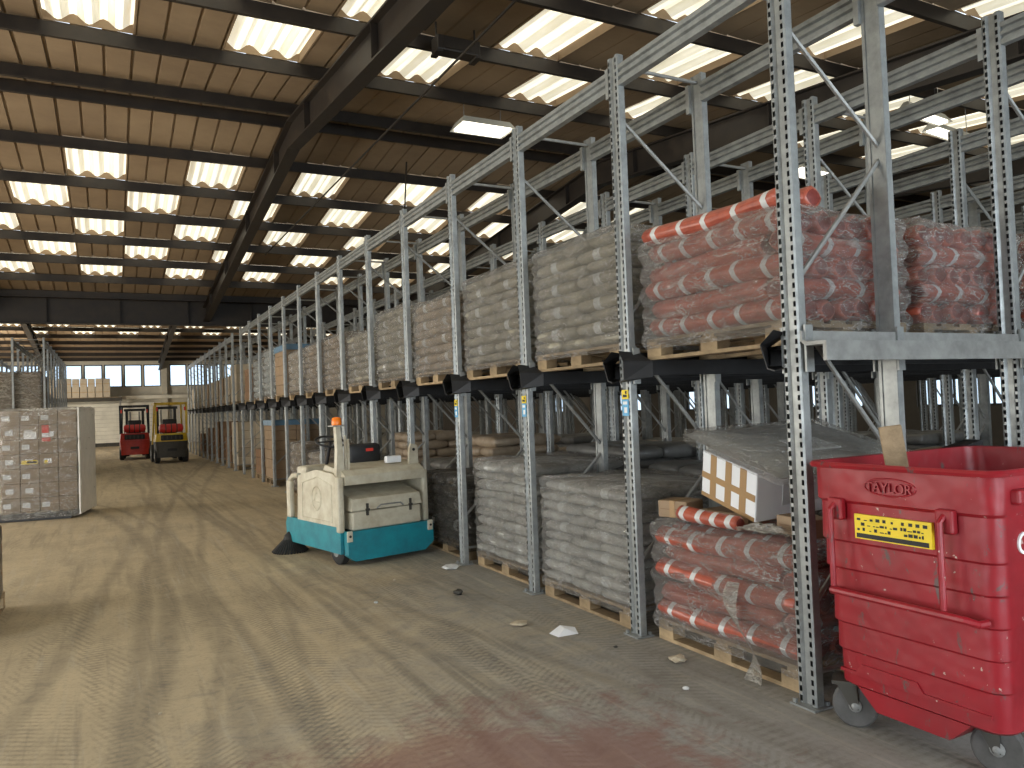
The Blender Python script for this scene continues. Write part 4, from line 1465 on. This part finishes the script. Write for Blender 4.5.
# posts, beacon
mb = MB()
mb.prism([(-.535, .93), (-.43, .93), (-.455, 1.28), (-.475, 1.50), (-.525, 1.50), (-.515, 1.25)], 'y', .06, .12)
mb.build('beacon_post', 'white_paint', sw)
MB().box(-.400, -.378, .06, .09, .96, 1.36).box(-.425, -.405, .07, .09, .96, 1.40).build('post_rail', 'white_paint', sw)
MB().box(-.57, -.43, .03, .15, 1.50, 1.515).build('beacon_tray', 'galv_dull', sw)
MB().lathe([(.050, 0), (.052, .02), (.048, .07), (.036, .085), (.01, .09)], 'z', (-.50, .09, 1.515), 16).build('beacon', 'orange', sw, True)
# seat, steering wheel, console
mb = MB().cbox(-.20, .20, .40, .50, 1.04, 1.28, .05).cbox(-.20, .20, .42, .80, .98, 1.08, .04)
st = mb.build('seat', 'dark', sw, True)
MB().box(.00, .09, .3965, .401, 1.19, 1.225).build('seat_badge', 'sign_red', st)
mb = MB().tube([(-.12 + .17 * math.cos(2 * PI * k / 24), 1.02 + .15 * math.sin(2 * PI * k / 24), 1.30 + .06 * math.sin(2 * PI * k / 24)) for k in range(24)], .013, 6, closed=True)
mb.tube([(-.12, 1.02, 1.30), (-.12, 1.16, .95)], .02, 8).tube([(-.28, 1.02, 1.3), (.04, 1.02, 1.3)], .010, 6)
mb.build('steering_wheel', 'dark', sw, True)
MB().cbox(-.42, .42, 1.05, 1.32, .42, 1.02, .04).build('front_console', 'white_paint', sw)
MB().cbox(.12, .31, .16, .22, 1.05, 1.13, .012).build('control_box', 'paper', sw)
mb = MB().prism([(.36, .98), (.49, .98), (.48, 1.24), (.40, 1.26), (.375, 1.20)], 'y', .10, .13)
mb.build('lift_bracket', 'white_paint', sw)
MB().lathe([(.018, -.002), (.018, .004)], 'y', (.43, .10, 1.19), 12).build('bracket_hole', 'ink', sw)
for (x, y, r) in ((-.46, .16, .145), (.46, .16, .145), (0, 1.20, .15)):
    w_ = MB().lathe([(.05, -.055), (r - .03, -.055), (r, -.035), (r, .035), (r - .03, .055), (.05, .055)], 'x', (x, y, r), 24).build('wheel', 'rubber', sw, True)
    MB().lathe([(.06, -.057), (.06, .057)], 'x', (x, y, r), 14).build('hub', 'galv_dull', w_)
mb = MB()
for k in range(36):
    a = 2 * PI * k / 36
    c, s_ = math.cos(a), math.sin(a)
    mb.tube([(-.52 + .05 * c, 1.30 + .05 * s_, .16), (-.52 + .20 * c, 1.30 + .20 * s_, .006)], .014, 4)
mb.lathe([(.08, .14), (.06, .20), (.02, .24)], 'z', (-.52, 1.30, 0), 14)
mb.build('side_brush', 'rubber', sw)


# ================================================================== FORKLIFTS
def forklift(label, loc, rotz, body, lower, posts):
    f = thing('forklift', label, 'forklift', loc, rotz)
    # counterweight, rounded in plan
    def cw(z0, z1, w0, w1, m_, nm, y0=-.02):
        mb = MB()
        n = 10
        vs, fs = [], []
        for (z, hw) in ((z0, w0), (z1, w1)):
            ring = [(-hw, .75), (-hw, .18)] + [(-hw * math.cos(PI * k / n), .18 - (.20 + y0 * -1) * math.sin(PI * k / n) ** .6) for k in range(1, n)] + [(hw, .18), (hw, .75)]
            vs += [(x, y, z) for x, y in ring]
        m = len(vs) // 2
        fs = [(k, (k + 1) % m, m + (k + 1) % m, m + k) for k in range(m)] + [tuple(range(m))[::-1], tuple(range(m, 2 * m))]
        return mb.add(vs, fs).build(nm, m_, f)
    c1 = cw(.20, .76, .50, .545, lower, 'counterweight')
    c2 = cw(.765, 1.04, .545, .50, body, 'rear_hood')
    mb = MB()
    mb.cbox(-.36, .36, -.055, -.02, .80, .99, .03)
    g = mb.build('grille', 'ink', c2, True)
    for k in range(5):
        MB().box(-.30 + .14 * k - .02, -.30 + .14 * k + .02, -.062, -.05, .83, .96).build('grille_bar', 'charcoal', g)
    MB().cbox(-.16, .16, -.05, -.01, .42, .52, .02).build('tow_recess', 'ink', c1)
    MB().box(-.48, .48, .70, 1.75, .22, .62).build('chassis', body, f)
    MB().box(-.46, .46, .72, 1.05, .62, 1.0).build('engine_cover', 'charcoal', f)
    mb = MB().cbox(-.24, .24, .70, 1.15, 1.0, 1.12, .03).cbox(-.24, .24, .66, .76, 1.1, 1.55, .04)
    mb.build('seat', 'dark', f, True)
    # overhead guard
    for s_ in (-1, 1):
        MB().box(s_ * .50 - .035, s_ * .50 + .035, .14, .21, 1.02, 2.10).build('guard_post', posts, f)
        MB().tube([(s_ * .49, 1.72, .6), (s_ * .48, 1.45, 1.3), (s_ * .45, 1.30, 2.09)], .035, 6).build('guard_post', posts, f)
        MB().box(s_ * .455 - .03, s_ * .455 + .03, .125, .15, 1.84, 1.97).build('tail_light', 'sign_red', f)
        MB().tube([(s_ * .36, .2, 1.06), (s_ * .36, .55, 1.30)], .02, 6).build('cylinder_bracket', 'charcoal', f)
    mb = MB().box(-.535, .535, .12, .22, 2.06, 2.14).box(-.535, -.45, .12, 1.36, 2.06, 2.14).box(.45, .535, .12, 1.36, 2.06, 2.14).box(-.5, .5, 1.28, 1.36, 2.06, 2.14)
    for k in range(5):
        mb.box(-.36 + .18 * k - .015, -.36 + .18 * k + .015, .2, 1.3, 2.08, 2.12)
    mb.build('overhead_guard', posts, f)
    # gas bottle lying across the hood
    gb = MB().lathe([(.06, -.40), (.13, -.37), (.155, -.30), (.155, .30), (.13, .37), (.06, .40)], 'x', (0, .22, 1.225), 18).build('gas_bottle', 'gas_red', f, True)
    for x in (-.18, .0, .18):
        MB().lathe([(.159, -.018), (.159, .018)], 'x', (x, .22, 1.225), 18).build('bottle_strap', 'charcoal', gb)
    # mast and carriage
    for s_ in (-1, 1):
        MB().box(s_ * .30 - .05, s_ * .30 + .05, 1.85, 1.97, .12, 2.02).build('mast_channel', 'dark', f)
        MB().box(s_ * .30 - .06, s_ * .30 + .06, 2.05, 3.05, .06, .10).box(s_ * .30 - .06, s_ * .30 + .06, 2.02, 2.07, .06, .62).build('fork', 'charcoal', f)
        MB().box(s_ * .17 - .03, s_ * .17 + .03, 1.86, 1.92, .3, 1.9).build('lift_ram', 'galv_dull', f)
    MB().box(-.40, .40, 1.86, 1.98, 1.92, 2.02).box(-.40, .40, 1.9, 2.03, .45, .55).box(-.40, .40, 1.9, 2.03, .12, .20).build('mast_crossbar', 'dark', f)
    for (x, y, r, w_) in ((-.46, .34, .26, .09), (.46, .34, .26, .09), (-.46, 1.55, .32, .11), (.46, 1.55, .32, .11)):
        wh = MB().lathe([(.12, -w_), (r - .04, -w_), (r, -w_ * .7), (r, w_ * .7), (r - .04, w_), (.12, w_)], 'x', (x, y, r), 22).build('wheel', 'rubber', f, True)
        MB().lathe([(.11, -w_ - .005), (.11, w_ + .005)], 'x', (x, y, r), 14).build('hub', 'galv_dull', wh)
    mb = MB().tube([(.0 + .17 * math.cos(2 * PI * k / 20), 1.38 + .08 * math.sin(2 * PI * k / 20), 1.30 + .14 * math.sin(2 * PI * k / 20)) for k in range(20)], .014, 5, closed=True)
    mb.tube([(0, 1.38, 1.30), (0, 1.62, .7)], .025, 6)
    mb.build('steering_wheel', 'dark', f, True)
    return f


forklift('yellow forklift with dark counterweight and red gas bottle', (1.88, 29.6, 0), math.radians(2), 'yellow', 'charcoal', 'yellow')
forklift('red forklift with a black guard, left of the yellow one', (.80, 33.6, 0), math.radians(-2), 'fork_red', 'fork_red', 'black_steel')

# ================================================================== WRAPPED CARTONS, LEFT
lc = boxes_load('film-wrapped pallet of small brown cartons standing alone on the left of the aisle', (-1.60, 14.82, 0), 4, 3, 7, .236, 'cardboard_mid', None, None, True, name='carton_pallet', w=1.2, d=1.1, rotz=-.17)
k = 0
for c in [c for c in lc.children if c.name.startswith('carton')]:
    if c.location.y < .1:
        i = int(round(c.location.x / .275)); l = int(round((c.location.z - .14) / .236))
        if i in (0, 1) or (i == 2 and l % 3 == 0):
            MB().box(.03 + .04 * (l % 2), .14 + .04 * (l % 2), -.003, .008, .075, .155).build('address_label', 'band', c)
        if (i, l) == (1, 5):
            MB().box(.06, .24, -.004, .008, .01, .12).build('address_label', 'paper', c)
        if (i, l) == (2, 5):
            a = MB().box(.05, .15, -.005, .008, .10, .225).build('hazard_label', 'sign_red', c)
            MB().box(.05, .15, -.005, .008, .03, .095).box(.16, .22, -.005, .008, .04, .12).build('address_label', 'paper', c)
            MB().box(.05, .17, -.005, .008, -.04, .02).build('hazard_label', 'sign_red', c)
        if (i, l) == (2, 3):
            MB().lathe([(.03, -.004), (.03, .008)], 'y', (.10, 0, .10), 12).build('yellow_dot', 'sign_yellow', c)
        if (i, l) == (1, 3):
            MB().box(.02, .25, -.004, .008, .07, .135).build('printed_tape', 'sign_yellow', c)
            MB().box(.10, .24, -.006, -.003, .085, .12).build('tape_print', 'ink', c)
put('stretch_wrap', wrap_mesh(-.03, 1.13, -.03, 1.23, .04, 1.83, 0, 'wrap', .004, 11, fine=True), lc)
put('film_cover', wrap_mesh(1.118, 1.143, -.01, 1.24, .06, 1.82, 0, 'wrap_white', .004, 23, fine=True), lc)
MB().box(-.03, 1.0, -.02, 1.0, .004, .13).build('film_skirt', 'wrap_black', lc)
# black-wrapped pallet cut by the left picture edge
bk = thing('black_wrapped_pallet', 'pallet load in black film cut off by the left picture edge', 'pallet load', (-1.85, 6.83, 0))
pallet(bk, True)
MB().cbox(.01, .99, .01, 1.17, .145, .72, .02).build('load_block', 'cardboard_dark', bk)
put('stretch_wrap', wrap_mesh(0, 1.0, 0, 1.18, .10, .76, 3, 'wrap_black', .01, 3), bk)

# ================================================================== SHELF AND BUNDLES AT THE END WALL
sh = thing('wall_shelf', 'dark high shelf rack in front of the white boarding at the end wall', 'shelf', (0, 51.6, 0))
MB().box(-7.0, .6, -.35, -.27, 2.72, 2.92).build('shelf_beam', 'charcoal', sh)
MB().box(-7.0, .6, .30, .38, 2.72, 2.92).build('shelf_beam', 'charcoal', sh)
MB().box(-7.0, .6, -.35, .38, 2.92, 2.95).build('shelf_deck', 'wood_old', sh)
for x in (-6.95, -3.2, .5):
    for y in (-.34, .30):
        MB().box(x - .045, x + .045, y, y + .07, 0, 3.0).build('upright', 'galv_dull', sh)
for k in range(8):
    r = thing('board_bundle', '%s pale bundle from the right on the high shelf under the end windows' % ORD[k], 'bundle', (-.02 - .40 * k, 51.3, 2.952), 0, 'pale bundles on the high shelf')
    MB().cbox(-.36, .0, .0, .55, .0, 1.10 + .02 * (k % 2), .02).build('bundle_body', 'cardboard_light', r)
    MB().box(-.362, .002, -.003, .553, .30, .33).box(-.362, .002, -.003, .553, .78, .81).build('strap', 'tape', r)

# ================================================================== UNDER THE ROOF
def hung_lamp(label, loc, rotz, L=.9, W=.5, ztop=6.3, on=1.0, grp=None):
    r = thing('hanging_lamp', label, 'lamp', loc, rotz, grp)
    mb = MB()
    mb.add([(-L / 2, -W / 2, 0), (L / 2, -W / 2, 0), (L / 2, W / 2, 0), (-L / 2, W / 2, 0), (-L / 2 + .06, -W / 2 + .08, .12), (L / 2 - .06, -W / 2 + .08, .12), (L / 2 - .06, W / 2 - .08, .12), (-L / 2 + .06, W / 2 - .08, .12)],
           [(4, 5, 6, 7), (0, 1, 5, 4), (1, 2, 6, 5), (2, 3, 7, 6), (3, 0, 4, 7)])
    mb.build('lamp_housing', 'lamp_body', r)
    MB().box(-L / 2 + .05, L / 2 - .05, -W / 2 + .05, W / 2 - .05, -.008, .03).build('diffuser', 'lamp_on', r)
    for s_ in (-1, 1):
        MB().tube([(s_ * L * .35, 0, .11), (s_ * L * .35, 0, ztop - loc[2])], .006, 5).build('suspension_rod', 'galv_dull', r)
    return r


m, t, p = mk('lamp_diffuser')
p.inputs['Base Color'].default_value = (.9, .88, .8, 1)
p.inputs['Emission Color'].default_value = (1, .95, .82, 1)
p.inputs['Emission Strength'].default_value = 2.2
M['lamp_on'] = m
hung_lamp('square hanging lamp in view left of the first tall uprights, under the roof', (5.22, 10.65, 5.88), .0, ztop=6.35)
hung_lamp('long hanging lamp right of the broad upright, nearer one', (10.05, 6.62, 5.35), .12, 1.1, .22, ztop=6.0)
hung_lamp('long hanging lamp right of the broad upright, further one', (11.25, 7.0, 5.35), .12, 1.3, .25, ztop=6.0)
hung_lamp('small hanging lamp seen through the upright frames above the net rolls', (10.8, 9.3, 5.4), .1, .9, .45, ztop=6.2)
mt = thing('roof_fan_drive', 'dark motor box hanging under the purlin beside the big rafter', 'motor', (3.75, 8.3, 5.74))
MB().cbox(-.28, .28, -.10, .10, .05, .23, .015).build('motor_housing', 'purlin', mt)
MB().box(-.20, .20, -.108, -.098, .08, .2).build('cover_plate', 'purlin', mt)
for x in (-.25, .25):
    MB().tube([(x, 0, .22), (x, 0, .52)], .012, 6).build('hanger', 'purlin', mt)
    MB().cbox(x - .04, x + .04, -.11, .11, .02, .052, .008).build('foot_bracket', 'purlin', mt)

# ================================================================== LITTER
mb = MB()
mb.add([(0, 0, .004), (.20, -.02, .006), (.24, .10, .03), (.12, .17, .05), (-.02, .13, .008), (.11, .07, .045)],
       [(0, 1, 5), (1, 2, 5), (2, 3, 5), (3, 4, 5), (4, 0, 5)])
o = mb.build('paper_scrap', 'paper', None, loc=(2.66, 4.55, 0)); o.scale = (.75, .75, .75); tag(o, 'crumpled white paper lying on the floor before the grey sacks', 'paper')
o.modifiers.new('t', 'SOLIDIFY').thickness = .003


def lump(name, label, cat, loc, r, m_, flat=.5, grp=None):
    bm = bmesh.new()
    bmesh.ops.create_icosphere(bm, subdivisions=2, radius=r)
    for v in bm.verts:
        v.co *= 1 + .5 * noise.noise(v.co * (2.2 / r) + Vector(loc))
        v.co.z = v.co.z * flat
    zmin = min(v.co.z for v in bm.verts)
    me = bpy.data.meshes.new(name); bm.to_mesh(me); bm.free()
    me.materials.append(M[m_])
    o = put(name, me, None, (loc[0], loc[1], -zmin))
    return tag(o, label, cat, grp)


lump('paper_ball', 'crumpled white paper ball beside the bin castor', 'paper', (3.30, 2.62, 0), .045, 'paper', .7)
lump('litter_clump', 'dark crumpled scrap lying in the aisle behind the sweeper', 'litter', (2.57, 6.05, 0), .045, 'charcoal')
lump('litter_clump', 'dusty fluff clump on the floor left of the white paper', 'litter', (2.57, 4.95, 0), .06, 'debris', .25)
lump('litter_clump', 'broken wood chip before the low net roll pallet', 'litter', (3.0, 3.72, 0), .05, 'debris', .4)
lump('litter_clump', 'torn film scrap at the upright base beside the sweeper', 'litter', (2.93, 7.05, 0), .08, 'band', .3)
for (x, y, lb) in ((1.9, 6.2, 'tiny crumb of litter on the floor left of the dark crumpled scrap'), (1.3, 5.6, 'tiny litter crumb in the middle of the aisle nearer than the sweeper'),
                   (2.75, 3.35, 'tiny litter crumb before the wood chip, towards the red paint patch'), (2.3, 6.9, 'tiny litter crumb just behind the sweeper bumper'),
                   (.2, 4.6, 'tiny litter crumb alone in the left foreground dust'), (2.85, 4.15, 'tiny litter crumb between the white paper and the upright foot')):
    lump('litter_crumb', lb, 'litter', (x, y, 0), random.uniform(.010, .02), random.choice(('debris', 'charcoal', 'band')), .5, 'crumbs on the floor')
